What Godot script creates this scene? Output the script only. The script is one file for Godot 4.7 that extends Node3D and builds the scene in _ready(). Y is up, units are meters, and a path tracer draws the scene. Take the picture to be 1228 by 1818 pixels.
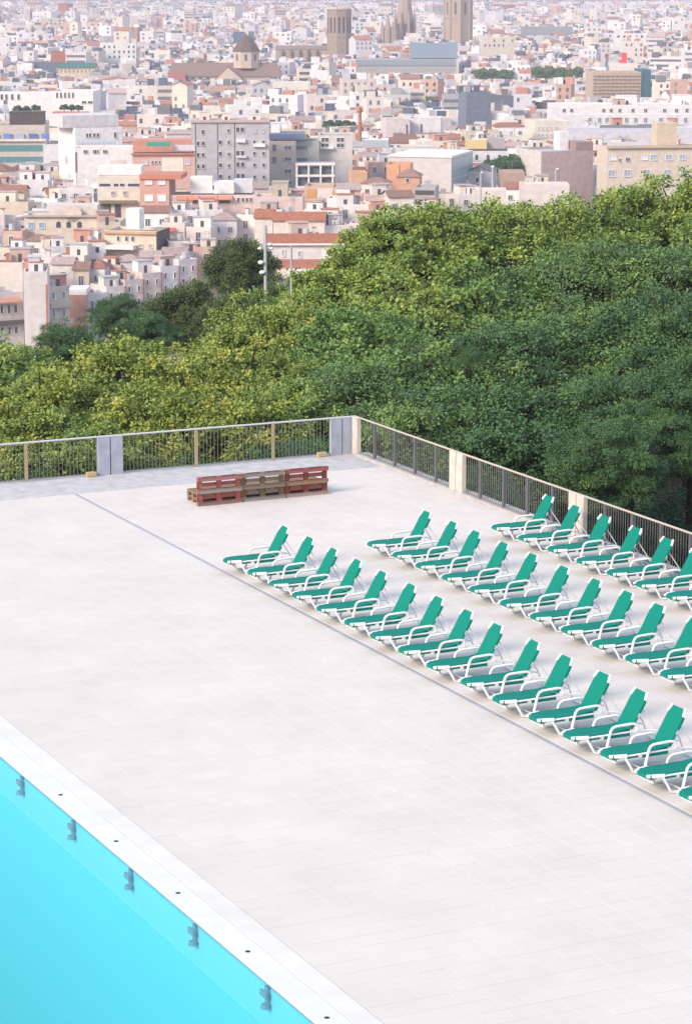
extends Node3D

# ---------------------------------------------------------------- set-up values
const FOCAL := 4620.0          # focal length in pixels of the 1228 x 1818 photograph
const EYE_Y := 13.3
const PITCH := 0.205076        # 11.75 degrees down
const YAW := 0.445059          # 25.5 degrees to the right of -z
const CITY_Y := -66.7

var M := {}
var rng := RandomNumberGenerator.new()
var named_boxes := []          # where the individually built city buildings show

# ---------------------------------------------------------------- mesh builder
class MB:
	var v := PackedVector3Array()
	var n := PackedVector3Array()
	var c := PackedColorArray()
	var t := Transform3D()
	var col := Color.WHITE
	func tri(a: Vector3, b: Vector3, d: Vector3) -> void:   # counter-clockwise from outside
		a = t * a
		b = t * b
		d = t * d
		var nn := (b - a).cross(d - a).normalized()
		v.append(a); v.append(d); v.append(b)
		n.append(nn); n.append(nn); n.append(nn)
		c.append(col); c.append(col); c.append(col)
	func quad(a: Vector3, b: Vector3, d: Vector3, e: Vector3) -> void:
		a = t * a
		b = t * b
		d = t * d
		e = t * e
		var nn := (b - a).cross(d - a).normalized()
		v.append(a); v.append(d); v.append(b); v.append(a); v.append(e); v.append(d)
		for i in 6:
			n.append(nn)
			c.append(col)
	func box(lo: Vector3, hi: Vector3, bottom := true) -> void:
		var a := Vector3(lo.x, lo.y, hi.z)
		var b := Vector3(hi.x, lo.y, hi.z)
		var d := Vector3(hi.x, hi.y, hi.z)
		var e := Vector3(lo.x, hi.y, hi.z)
		var a2 := Vector3(lo.x, lo.y, lo.z)
		var b2 := Vector3(hi.x, lo.y, lo.z)
		var d2 := Vector3(hi.x, hi.y, lo.z)
		var e2 := Vector3(lo.x, hi.y, lo.z)
		quad(a, b, d, e)
		quad(b2, a2, e2, d2)
		quad(b, b2, d2, d)
		quad(a2, a, e, e2)
		quad(e, d, d2, e2)
		if bottom:
			quad(a2, b2, b, a)
	func slab(lo: Vector3, hi: Vector3, r: float) -> void:   # a box whose upper edges are chamfered by r
		var y := hi.y - r
		var p := [Vector3(lo.x, 0, hi.z), Vector3(hi.x, 0, hi.z), Vector3(hi.x, 0, lo.z), Vector3(lo.x, 0, lo.z)]
		var q := [Vector3(lo.x + r, hi.y, hi.z - r), Vector3(hi.x - r, hi.y, hi.z - r), Vector3(hi.x - r, hi.y, lo.z + r), Vector3(lo.x + r, hi.y, lo.z + r)]
		for i in 4:
			var j := (i + 1) % 4
			var pa: Vector3 = p[i]
			var pb: Vector3 = p[j]
			quad(Vector3(pa.x, lo.y, pa.z), Vector3(pb.x, lo.y, pb.z), Vector3(pb.x, y, pb.z), Vector3(pa.x, y, pa.z))
			quad(Vector3(pa.x, y, pa.z), Vector3(pb.x, y, pb.z), q[j], q[i])
		quad(q[0], q[1], q[2], q[3])
	func ring(pts: Array, closed := false) -> void:
		pass
	func tube(path: Array, radii: Array, sides := 8, caps := true, flat := 1.0) -> void:   # round bar along a path, smooth normals
		var rings := []
		var norms := []
		var side := Vector3.ZERO
		for i in path.size():
			var p: Vector3 = path[i]
			var d: Vector3
			if i == 0:
				d = path[1] - p
			elif i == path.size() - 1:
				d = p - path[i - 1]
			else:
				d = (path[i + 1] - p).normalized() + (p - path[i - 1]).normalized()
			d = d.normalized()
			if side == Vector3.ZERO:
				side = d.cross(Vector3.UP if absf(d.y) < 0.9 else Vector3.RIGHT).normalized()
			else:
				side = (side - d * side.dot(d)).normalized()
			var up := d.cross(side)
			var r: float = radii[mini(i, radii.size() - 1)]
			var rr := PackedVector3Array()
			var nn := PackedVector3Array()
			for k in sides:
				var a := TAU * k / sides
				var w := side * cos(a) + up * sin(a)
				rr.append(t * (p + (side * cos(a) + up * sin(a) * flat) * r))
				nn.append((t.basis * w).normalized())
			rings.append(rr)
			norms.append(nn)
		for i in path.size() - 1:
			for k in sides:
				var j := (k + 1) % sides
				for q in [[i, k], [i + 1, k], [i + 1, j], [i, k], [i + 1, j], [i, j]]:
					v.append(rings[q[0]][q[1]])
					n.append(norms[q[0]][q[1]])
					c.append(col)
		if caps:
			for e in [0, path.size() - 1]:
				var mid: Vector3 = t * path[e]
				var nn2: Vector3 = (t.basis * (path[0] - path[1] if e == 0 else path[e] - path[e - 1])).normalized()
				for k in sides:
					var j := (k + 1) % sides
					v.append(mid)
					v.append(rings[e][k] if e == 0 else rings[e][j])
					v.append(rings[e][j] if e == 0 else rings[e][k])
					for z in 3:
						n.append(nn2)
						c.append(col)
	func prism(cx: Vector3, r0: float, r1: float, y0: float, y1: float, sides := 8, top := true, turn := 0.0) -> void:
		var a0 := PI / sides + turn
		for k in sides:
			var a := a0 + TAU * k / sides
			var b := a0 + TAU * (k + 1) / sides
			var p := cx + Vector3(sin(a) * r0, y0, cos(a) * r0)
			var q := cx + Vector3(sin(b) * r0, y0, cos(b) * r0)
			var p1 := cx + Vector3(sin(a) * r1, y1, cos(a) * r1)
			var q1 := cx + Vector3(sin(b) * r1, y1, cos(b) * r1)
			if r1 < 0.001:
				tri(p, q, p1)
			else:
				quad(p, q, q1, p1)
				if top:
					tri(p1, q1, cx + Vector3(0, y1, 0))
	func mesh() -> ArrayMesh:
		var m := ArrayMesh.new()
		if v.is_empty():
			return m
		var arr := []
		arr.resize(Mesh.ARRAY_MAX)
		arr[Mesh.ARRAY_VERTEX] = v
		arr[Mesh.ARRAY_NORMAL] = n
		arr[Mesh.ARRAY_COLOR] = c
		m.add_surface_from_arrays(Mesh.PRIMITIVE_TRIANGLES, arr)
		return m

# ---------------------------------------------------------------- node helpers
func put(called: String, what: Mesh, mat: Material, parent: Node = self, at_t := Transform3D()) -> MeshInstance3D:
	var o := MeshInstance3D.new()
	o.name = called
	o.mesh = what
	o.material_override = null
	for k in what.get_surface_count():
		o.set_surface_override_material(k, mat)
	o.transform = at_t
	parent.add_child(o, true)
	return o

func part(called: String, b: MB, mat: Material, parent: Node = self, at_t := Transform3D()) -> MeshInstance3D:
	return put(called, b.mesh(), mat, parent, at_t)

func thing(called: String, label: String, category: String, at_t := Transform3D(), group := "") -> Node3D:
	var o := Node3D.new()
	o.name = called
	o.transform = at_t
	add_child(o, true)
	tag(o, label, category, group)
	return o

func tag(o: Node, label: String, category := "", group := "", kind := "") -> void:
	if label: o.set_meta("label", label)
	if category: o.set_meta("category", category)
	if group: o.set_meta("group", group)
	if kind: o.set_meta("kind", kind)

func copy_of(src: Node3D, label: String, at_t: Transform3D) -> Node3D:
	var o: Node3D = src.duplicate()
	o.name = String(src.name).rstrip("0123456789")
	add_child(o, true)
	o.transform = at_t
	o.set_meta("label", label)
	return o

# ---------------------------------------------------------------- surveying: a sight line and a distance or a level give a place
func sight(px: float, py: float) -> Vector3:
	var u := px - 614.0
	var w := 909.0 - py
	var y := w * cos(PITCH) - FOCAL * sin(PITCH)
	var f := FOCAL * cos(PITCH) + w * sin(PITCH)
	return Vector3(u * cos(YAW) + f * sin(YAW), y, u * sin(YAW) - f * cos(YAW))

func at(px: float, py: float, d: float) -> Vector3:
	var r := sight(px, py)
	return Vector3(0, EYE_Y, 0) + r * (d / Vector2(r.x, r.z).length())

func seen(p: Vector3) -> Vector2:
	var q := p - Vector3(0, EYE_Y, 0)
	var rt := q.x * cos(YAW) + q.z * sin(YAW)
	var fw := q.x * sin(YAW) - q.z * cos(YAW)
	var zc := fw * cos(PITCH) - q.y * sin(PITCH)
	return Vector2(614.0 + FOCAL * rt / zc, 909.0 - FOCAL * (q.y * cos(PITCH) + fw * sin(PITCH)) / zc)

func ground(d: float) -> float:
	var xs := [0.0, 55.0, 75.0, 100.0, 140.0, 200.0, 300.0, 460.0, 520.0]
	var ys := [-7.0, -7.0, -8.5, -11.0, -14.0, -21.0, -39.0, -64.0, CITY_Y]
	for i in xs.size() - 1:
		if d < xs[i + 1]:
			return lerpf(ys[i], ys[i + 1], (d - xs[i]) / (xs[i + 1] - xs[i]))
	return CITY_Y

func lin(r: float, g: float, b: float) -> Color:
	return Color(r, g, b)

func mat(called: String, color: Color, rough := 0.85, vertex := true) -> StandardMaterial3D:
	var m := StandardMaterial3D.new()
	m.resource_name = called
	m.albedo_color = color.linear_to_srgb()
	m.roughness = rough
	m.vertex_color_use_as_albedo = vertex
	M[called] = m
	return m

func noise_tex(seed_: int, freq: float, lo: float, hi: float, octaves := 4, size := 512, warm := 0.0) -> NoiseTexture2D:
	var f := FastNoiseLite.new()
	f.seed = seed_
	f.frequency = freq
	f.fractal_octaves = octaves
	var tx := NoiseTexture2D.new()
	tx.width = size
	tx.height = size
	tx.seamless = true
	tx.noise = f
	var g := Gradient.new()
	g.set_color(0, Color(lo, lo * (1.0 - warm), lo * (1.0 - 2.0 * warm)))
	g.set_color(1, Color(hi, hi, hi))
	tx.color_ramp = g
	return tx

func grain(m: StandardMaterial3D, tx: Texture2D, scale: float) -> void:
	m.albedo_texture = tx
	m.uv1_triplanar = true
	m.uv1_world_triplanar = true
	m.uv1_scale = Vector3.ONE * scale

func over(m: StandardMaterial3D, tx: Texture2D) -> void:      # a second, coarser pattern multiplied over the first
	m.detail_enabled = true
	m.detail_albedo = tx
	m.detail_blend_mode = BaseMaterial3D.BLEND_MODE_MUL

func ordinal(k: int) -> String:
	var w := ["first", "second", "third", "fourth", "fifth", "sixth", "seventh", "eighth", "ninth", "tenth", "eleventh", "twelfth", "thirteenth", "fourteenth", "fifteenth", "sixteenth", "seventeenth", "eighteenth", "nineteenth", "twentieth"]
	return w[k] if k < w.size() else "%dth" % (k + 1)

# ---------------------------------------------------------------- the scene
func _ready() -> void:
	rng.seed = 20240611
	var cam := Camera3D.new()
	cam.name = "camera"
	cam.position = Vector3(0, EYE_Y, 0)
	cam.rotation = Vector3(-PITCH, -YAW, 0)
	cam.fov = rad_to_deg(2.0 * atan(909.0 / FOCAL))
	cam.near = 0.5
	cam.far = 20000.0
	add_child(cam)
	cam.current = true

	var sky_mat := ProceduralSkyMaterial.new()
	sky_mat.sky_top_color = Color(0.66, 0.74, 0.86)
	sky_mat.sky_horizon_color = Color(0.93, 0.88, 0.86)
	sky_mat.sky_curve = 0.2
	sky_mat.ground_bottom_color = Color(0.4, 0.38, 0.36)
	sky_mat.ground_horizon_color = Color(0.85, 0.8, 0.8)
	var sky := Sky.new()
	sky.sky_material = sky_mat
	var env := Environment.new()
	env.background_mode = Environment.BG_SKY
	env.sky = sky
	env.background_energy_multiplier = 0.9
	env.tonemap_mode = Environment.TONE_MAPPER_LINEAR
	env.tonemap_exposure = 1.98
	env.sdfgi_enabled = true
	env.ssao_enabled = true
	env.ssil_enabled = true
	env.fog_enabled = true
	env.fog_density = 0.00014
	env.fog_light_color = Color(0.89, 0.89, 0.95)
	env.volumetric_fog_enabled = true
	env.volumetric_fog_density = 0.0
	var we := WorldEnvironment.new()
	we.name = "world_environment"
	we.environment = env
	add_child(we)

	var sun := DirectionalLight3D.new()
	sun.name = "sun"
	sun.light_energy = 0.72
	sun.light_color = Color(1.0, 0.94, 0.87)
	sun.light_angular_distance = 22.0
	sun.shadow_enabled = true
	sun.look_at_from_position(Vector3.ZERO, -Vector3(-0.85, 0.5, 0.28))
	add_child(sun)

	materials()
	terrain()
	pool_and_deck()
	fences()
	loungers()
	pallets()
	trees()
	masts()
	landmarks()
	named_houses()
	fill_houses()
	far_city()

func materials() -> void:
	var plaster := noise_tex(3, 0.02, 0.88, 1.0, 5, 512, 0.015)
	grain(mat("plaster", Color.WHITE, 0.9), plaster, 0.045)
	grain(mat("roof_cover", Color.WHITE, 0.9), noise_tex(5, 0.03, 0.68, 1.0, 5, 512, 0.02), 0.07)
	mat("plain", Color.WHITE, 0.7)
	mat("pane", Color.WHITE, 0.25)
	grain(mat("stone", Color.WHITE, 0.9), noise_tex(8, 0.03, 0.72, 1.0, 5, 512, 0.03), 0.05)
	grain(mat("paver", Color.WHITE, 0.85), noise_tex(11, 0.006, 0.965, 1.0, 5, 1024, 0.006), 0.06)
	grain(mat("joint", Color(0.46, 0.445, 0.435), 0.95, false), noise_tex(12, 0.02, 0.8, 1.0), 0.3)
	grain(mat("coping", Color.WHITE, 0.7), noise_tex(13, 0.01, 0.95, 1.0), 0.2)
	grain(mat("concrete", Color.WHITE, 0.9), noise_tex(14, 0.02, 0.86, 1.0), 0.2)
	mat("pool_tile", Color.WHITE, 0.4)
	mat("steel", Color.WHITE, 0.5)
	var rubber := mat("rubber", Color.WHITE, 1.0)
	rubber.specular_mode = BaseMaterial3D.SPECULAR_DISABLED
	mat("white_plastic", Color(0.78, 0.78, 0.79), 0.4, false)
	var sling := mat("sling", Color(0.004, 0.24, 0.18), 0.75, false)
	grain(sling, noise_tex(21, 0.12, 0.82, 1.0), 1.3)
	sling.uv1_world_triplanar = false
	sling.metallic_specular = 0.25
	sling.backlight_enabled = true
	sling.backlight = Color(0.0, 0.2, 0.14)
	var wood := mat("board", Color.WHITE, 0.9)
	grain(wood, noise_tex(22, 0.05, 0.6, 1.0), 1.1)
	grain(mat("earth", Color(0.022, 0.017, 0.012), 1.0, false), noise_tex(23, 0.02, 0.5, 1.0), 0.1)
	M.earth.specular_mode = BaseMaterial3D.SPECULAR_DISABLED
	grain(mat("city_floor", Color(0.30, 0.28, 0.27), 1.0, false), noise_tex(24, 0.02, 0.6, 1.0), 0.01)
	mat("bark", Color(0.034, 0.029, 0.023), 0.95, false)
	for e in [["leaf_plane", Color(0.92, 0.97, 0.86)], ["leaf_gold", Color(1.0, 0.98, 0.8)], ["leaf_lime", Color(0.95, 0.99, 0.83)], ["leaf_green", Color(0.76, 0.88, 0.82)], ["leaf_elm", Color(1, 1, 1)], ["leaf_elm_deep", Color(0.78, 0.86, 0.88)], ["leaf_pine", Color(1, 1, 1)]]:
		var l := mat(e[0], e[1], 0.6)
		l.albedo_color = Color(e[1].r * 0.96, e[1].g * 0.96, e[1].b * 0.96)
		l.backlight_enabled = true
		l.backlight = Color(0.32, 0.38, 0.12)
	var water := StandardMaterial3D.new()
	water.resource_name = "water"
	water.transparency = BaseMaterial3D.TRANSPARENCY_ALPHA
	water.albedo_color = Color(0.9, 0.97, 1.0, 0.04)
	water.roughness = 0.04
	water.metallic_specular = 0.3
	var rip := NoiseTexture2D.new()
	rip.width = 512
	rip.height = 512
	rip.seamless = true
	rip.as_normal_map = true
	rip.bump_strength = 3.0
	var rn := FastNoiseLite.new()
	rn.seed = 31
	rn.frequency = 0.02
	rn.fractal_octaves = 3
	rip.noise = rn
	water.normal_enabled = true
	water.normal_texture = rip
	water.normal_scale = 0.12
	water.uv1_scale = Vector3(8, 12, 1)
	M["water"] = water

func polar_sheet(called: String, r0: float, r1: float, rings: int, m: Material, rim := 96) -> void:
	var b := MB.new()
	for i in rings:
		var ra := lerpf(r0, r1, float(i) / rings) if r1 < 1000.0 else r0 * pow(r1 / r0, float(i) / rings)
		var rb := lerpf(r0, r1, float(i + 1) / rings) if r1 < 1000.0 else r0 * pow(r1 / r0, float(i + 1) / rings)
		for k in rim:
			var a := TAU * k / rim
			var e := TAU * (k + 1) / rim
			var p := func(r: float, q: float) -> Vector3: return Vector3(sin(q) * r, ground(r) + (0.0 if r1 > 1000.0 or r < 60.0 else 0.6 * sin(q * 37.0 + r * 0.2) * clampf((r - 60.0) / 40.0, 0.0, 1.0) * clampf((520.0 - r) / 100.0, 0.0, 1.0)), -cos(q) * r)
			b.quad(p.call(ra, a), p.call(ra, e), p.call(rb, e), p.call(rb, a))
	var o := part(called, b, m)
	tag(o, "", "", "", "structure")

func terrain() -> void:
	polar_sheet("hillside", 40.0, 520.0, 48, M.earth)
	polar_sheet("city_ground", 520.0, 16000.0, 12, M.city_floor)

# ---------------------------------------------------------------- pool and paved terrace
const RIM_X := 13.25
const WATER_Y := -0.045
const FAR_Z := -64.95
const EDGE_X := 31.3
const NEAR_Z := -20.0
const POOL_FAR_Z := -58.0

func pool_and_deck() -> void:
	# bed that carries the pavers, with the pool opening left free
	var bed := MB.new()
	var y := -0.012
	bed.box(Vector3(RIM_X + 0.03, -8.0, FAR_Z - 0.25), Vector3(EDGE_X + 0.25, y, NEAR_Z))
	bed.box(Vector3(-12.0, -8.0, FAR_Z - 0.25), Vector3(RIM_X + 0.03, y - 0.001, POOL_FAR_Z - 0.03))
	var deck := part("terrace_deck", bed, M.joint)
	tag(deck, "", "", "", "structure")
	# pavers, 40 cm square
	var tile := MB.new()
	tile.slab(Vector3(-0.1989, -0.011, -0.1965), Vector3(0.1989, 0.0, 0.1965), 0.003)
	var tile_mesh := tile.mesh()
	var spots := []
	for side in 2:
		var row := 0
		var z := -62.6
		while z < NEAR_Z:
			var px := 0.4055 if side == 0 else 0.4
			var x := (14.015 if side == 0 else 22.255) + px / 2
			while x < (22.0 if side == 0 else 30.95):
				var s := seen(Vector3(x, 0, z))
				spots.append([Vector3(x, 0, z), side, s.x > -20 and s.x < 1250 and s.y < 1840, Vector2(x, z).length()])
				x += px
			z += 0.4
			row += 1
	spots.sort_custom(func(a, b): return (a[2] and not b[2]) or (a[2] == b[2] and a[3] < b[3]))
	var rest := [[], []]
	var worn := FastNoiseLite.new()
	worn.seed = 7
	worn.frequency = 0.16
	worn.fractal_octaves = 3
	var wear := func(p: Vector3) -> float: return 1.0 + 0.03 * clampf(worn.get_noise_2d(p.x * 0.6, p.z * 1.6), -0.6, 0.6)
	var tones := [[Color(0.622, 0.583, 0.528), Color(0.617, 0.578, 0.523), Color(0.628, 0.589, 0.535)], [Color(0.635, 0.577, 0.53), Color(0.625, 0.567, 0.52), Color(0.645, 0.588, 0.542)]]
	var wide := MB.new()
	wide.slab(Vector3(-0.2016, -0.011, -0.1965), Vector3(0.2016, 0.0, 0.1965), 0.003)
	var wide_mesh := wide.mesh()
	var tile_variants := []
	for k in 3:
		var b := MB.new()
		b.col = tones[0][k]
		b.slab(Vector3(-0.2016, -0.011, -0.1965), Vector3(0.2016, 0.0, 0.1965), 0.003)
		tile_variants.append(b.mesh())
	for i in spots.size():
		var jig := Transform3D(Basis.IDENTITY, spots[i][0] + Vector3(0, rng.randf_range(-0.0012, 0.0012), 0))
		if i < 300 and spots[i][1] == 0:
			put("paving_tile", tile_variants[rng.randi() % 3], M.paver, deck, jig)
		else:
			rest[spots[i][1]].append(jig)
	for side in 2:
		var mm := MultiMesh.new()
		mm.transform_format = MultiMesh.TRANSFORM_3D
		mm.use_colors = true
		mm.mesh = tile_mesh if side == 1 else wide_mesh
		mm.instance_count = rest[side].size()
		for i in rest[side].size():
			mm.set_instance_transform(i, rest[side][i])
			var k: Color = tones[side][rng.randi() % 3]
			mm.set_instance_color(i, k * rng.randf_range(0.985, 1.015) * wear.call(rest[side][i].origin))
		var mi := MultiMeshInstance3D.new()
		mi.name = "tile_paving"
		mi.multimesh = mm
		mi.material_override = M.paver
		deck.add_child(mi, true)
		mi.set_meta("kind", "stuff")
	# channel drain: slim slotted covers end to end
	var cover := MB.new()
	cover.col = Color(0.46, 0.46, 0.50)
	cover.slab(Vector3(-0.05, -0.011, 0.004), Vector3(0.05, -0.002, 0.996), 0.003)
	cover.col = Color(0.14, 0.14, 0.16)
	for k in 24:
		cover.box(Vector3(-0.035, -0.003, 0.02 + k * 0.0405), Vector3(0.035, -0.0012, 0.032 + k * 0.0405), false)
	var cm := cover.mesh()
	for k in 43:
		put("drain_cover", cm, M.steel, deck, Transform3D(Basis.IDENTITY, Vector3(22.19, 0, -62.8 + k)))
	# smooth concrete border slabs along the far railing and kerb under the side railing
	for k in 36:
		var b := MB.new()
		var g := rng.randf_range(-0.015, 0.015)
		b.col = Color(0.545 + g, 0.52 + g, 0.515 + g)
		b.slab(Vector3(-4.7 + k, -0.011, FAR_Z - 0.2), Vector3(-4.708 + k + 1.0, 0.0, -62.81), 0.004)
		part("border_slab", b, M.concrete, deck)
	for k in 30:
		var b := MB.new()
		b.col = Color(0.5, 0.48, 0.47)
		b.slab(Vector3(31.06, -0.011, -64.6 + k * 1.5), Vector3(EDGE_X + 0.2, 0.07, -64.605 + k * 1.5 + 1.5), 0.01)
		part("kerb_stone", b, M.concrete, deck)
	# the pool
	var basin := MB.new()
	var x0 := -12.0
	basin.col = Color(0.03, 0.58, 0.72)
	var deep := -5.6
	basin.quad(Vector3(x0, deep, NEAR_Z), Vector3(RIM_X - 0.03, deep, NEAR_Z), Vector3(RIM_X - 0.03, deep, POOL_FAR_Z), Vector3(x0, deep, POOL_FAR_Z))
	basin.col = Color(0.085, 0.56, 0.68)
	basin.quad(Vector3(RIM_X, -0.7, NEAR_Z), Vector3(RIM_X, -0.7, POOL_FAR_Z), Vector3(RIM_X, -0.07, POOL_FAR_Z), Vector3(RIM_X, -0.07, NEAR_Z))
	basin.col = Color(0.045, 0.56, 0.69)
	basin.quad(Vector3(RIM_X - 0.03, deep, NEAR_Z), Vector3(RIM_X - 0.03, deep, POOL_FAR_Z), Vector3(RIM_X - 0.03, -0.7, POOL_FAR_Z), Vector3(RIM_X - 0.03, -0.7, NEAR_Z))
	basin.quad(Vector3(RIM_X - 0.03, -0.7, NEAR_Z), Vector3(RIM_X - 0.03, -0.7, POOL_FAR_Z), Vector3(RIM_X, -0.7, POOL_FAR_Z), Vector3(RIM_X, -0.7, NEAR_Z))
	basin.quad(Vector3(x0, deep, POOL_FAR_Z), Vector3(RIM_X, deep, POOL_FAR_Z), Vector3(RIM_X, 0, POOL_FAR_Z), Vector3(x0, 0, POOL_FAR_Z))
	basin.quad(Vector3(RIM_X, deep, NEAR_Z), Vector3(x0, deep, NEAR_Z), Vector3(x0, 0, NEAR_Z), Vector3(RIM_X, 0, NEAR_Z))
	basin.quad(Vector3(x0, deep, NEAR_Z), Vector3(x0, deep, POOL_FAR_Z), Vector3(x0, 0, POOL_FAR_Z), Vector3(x0, 0, NEAR_Z))
	basin.col = Color(0.22, 0.31, 0.43)  # dark line under the coping: its gap shadow painted on the wall
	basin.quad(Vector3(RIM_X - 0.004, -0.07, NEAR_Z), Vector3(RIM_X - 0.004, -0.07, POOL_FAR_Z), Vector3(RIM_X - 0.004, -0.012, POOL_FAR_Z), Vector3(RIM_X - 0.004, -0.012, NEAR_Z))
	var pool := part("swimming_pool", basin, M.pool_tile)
	tag(pool, "", "", "", "structure")
	var ws := PlaneMesh.new()
	ws.size = Vector2(RIM_X - x0, NEAR_Z - POOL_FAR_Z)
	var w := put("pool_water", ws, M.water, self, Transform3D(Basis.IDENTITY, Vector3((RIM_X + x0) / 2.0, WATER_Y, (NEAR_Z + POOL_FAR_Z) / 2.0)))
	tag(w, "", "", "", "structure")
	var body := FogVolume.new()
	body.name = "pool_water_depth"
	body.shape = RenderingServer.FOG_VOLUME_SHAPE_BOX
	body.size = Vector3(RIM_X - x0 - 0.02, WATER_Y - deep - 0.05, NEAR_Z - POOL_FAR_Z - 0.02)
	body.position = Vector3((RIM_X + x0) / 2.0, (WATER_Y + deep) / 2.0, (NEAR_Z + POOL_FAR_Z) / 2.0)
	var fm := FogMaterial.new()
	fm.density = 0.04
	fm.albedo = Color(0.0, 0.985, 0.998)
	body.material = fm
	add_child(body)
	tag(body, "", "", "", "structure")
	# coping: a row of small white rim tiles and a row of cream slabs
	var k := 0
	while POOL_FAR_Z + k * 0.25 < NEAR_Z:
		var b := MB.new()
		var g := rng.randf_range(-0.015, 0.015)
		b.col = Color(0.69 + g, 0.68 + g, 0.665 + g)
		b.slab(Vector3(RIM_X - 0.03, -0.011, POOL_FAR_Z + k * 0.25), Vector3(RIM_X + 0.395, 0.012, POOL_FAR_Z + k * 0.25 + 0.243), 0.005)
		part("rim_tile", b, M.coping, pool)
		if k % 4 == 0:
			var s := MB.new()
			s.col = Color(0.68 + g, 0.655 + g, 0.605 + g)
			s.slab(Vector3(RIM_X + 0.405, -0.011, POOL_FAR_Z + k * 0.25), Vector3(RIM_X + 0.755, 0.008, POOL_FAR_Z + k * 0.25 + 0.992), 0.005)
			part("coping_slab", s, M.coping, pool)
		k += 1
	# fittings along the rim: a dark anchor bracket on the wall every 2.55 m and a small dark socket in the coping beside it
	var plate := MB.new()
	plate.col = Color(0.08, 0.26, 0.35)
	plate.box(Vector3(-0.04, -0.27, -0.045), Vector3(0.02, -0.015, 0.045))
	var lug := MB.new()
	lug.col = Color(0.08, 0.26, 0.35)
	lug.box(Vector3(-0.085, -0.16, -0.11), Vector3(-0.042, -0.08, 0.085))
	var foot := MB.new()
	foot.col = Color(0.08, 0.26, 0.35)
	foot.prism(Vector3(-0.06, 0, 0.03), 0.07, 0.06, -0.31, -0.25, 8)
	var socket := MB.new()
	socket.col = Color(0.06, 0.06, 0.07)
	socket.prism(Vector3.ZERO, 0.04, 0.03, 0.0125, 0.02, 10)
	var names := ["lowest in the picture", "second from the bottom", "third from the bottom", "fourth from the bottom", "highest in the picture"]
	for i in 8:
		var z := -30.17 - 2.57 * (i - 1)
		if i > 0 and i < 6:
			var tt := thing("anchor_bracket", "dark blue metal bracket on the pool wall under the white rim, %s" % names[i - 1], "bracket", Transform3D(Basis.IDENTITY, Vector3(RIM_X - 0.01, -0.04, z)), "anchor brackets along the pool wall")
			part("back_plate", plate, M.rubber, tt)
			part("cross_lug", lug, M.rubber, tt)
			part("foot_knob", foot, M.rubber, tt)
		if i < 5:
			var so := part("rim_socket", socket, M.rubber, self, Transform3D(Basis.IDENTITY, Vector3(RIM_X + 0.17, 0.0, -28.71 - 2.58 * i)))
			tag(so, "small dark socket in the white pool coping, %s" % names[i], "socket", "sockets in the pool coping")

# ---------------------------------------------------------------- railings
func plate_pair(parent: Node, p: Vector3, along: Vector3, c: Color) -> void:
	for s in 2:
		var b := MB.new()
		b.t = Transform3D(Basis(along, Vector3.UP, along.cross(Vector3.UP)), p + along * (0.02 + s * 0.37))
		b.col = c
		b.box(Vector3(0, -0.02, -0.06), Vector3(0.335, 1.05, 0.06))
		part("post_plate", b, M.concrete, parent)

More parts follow.
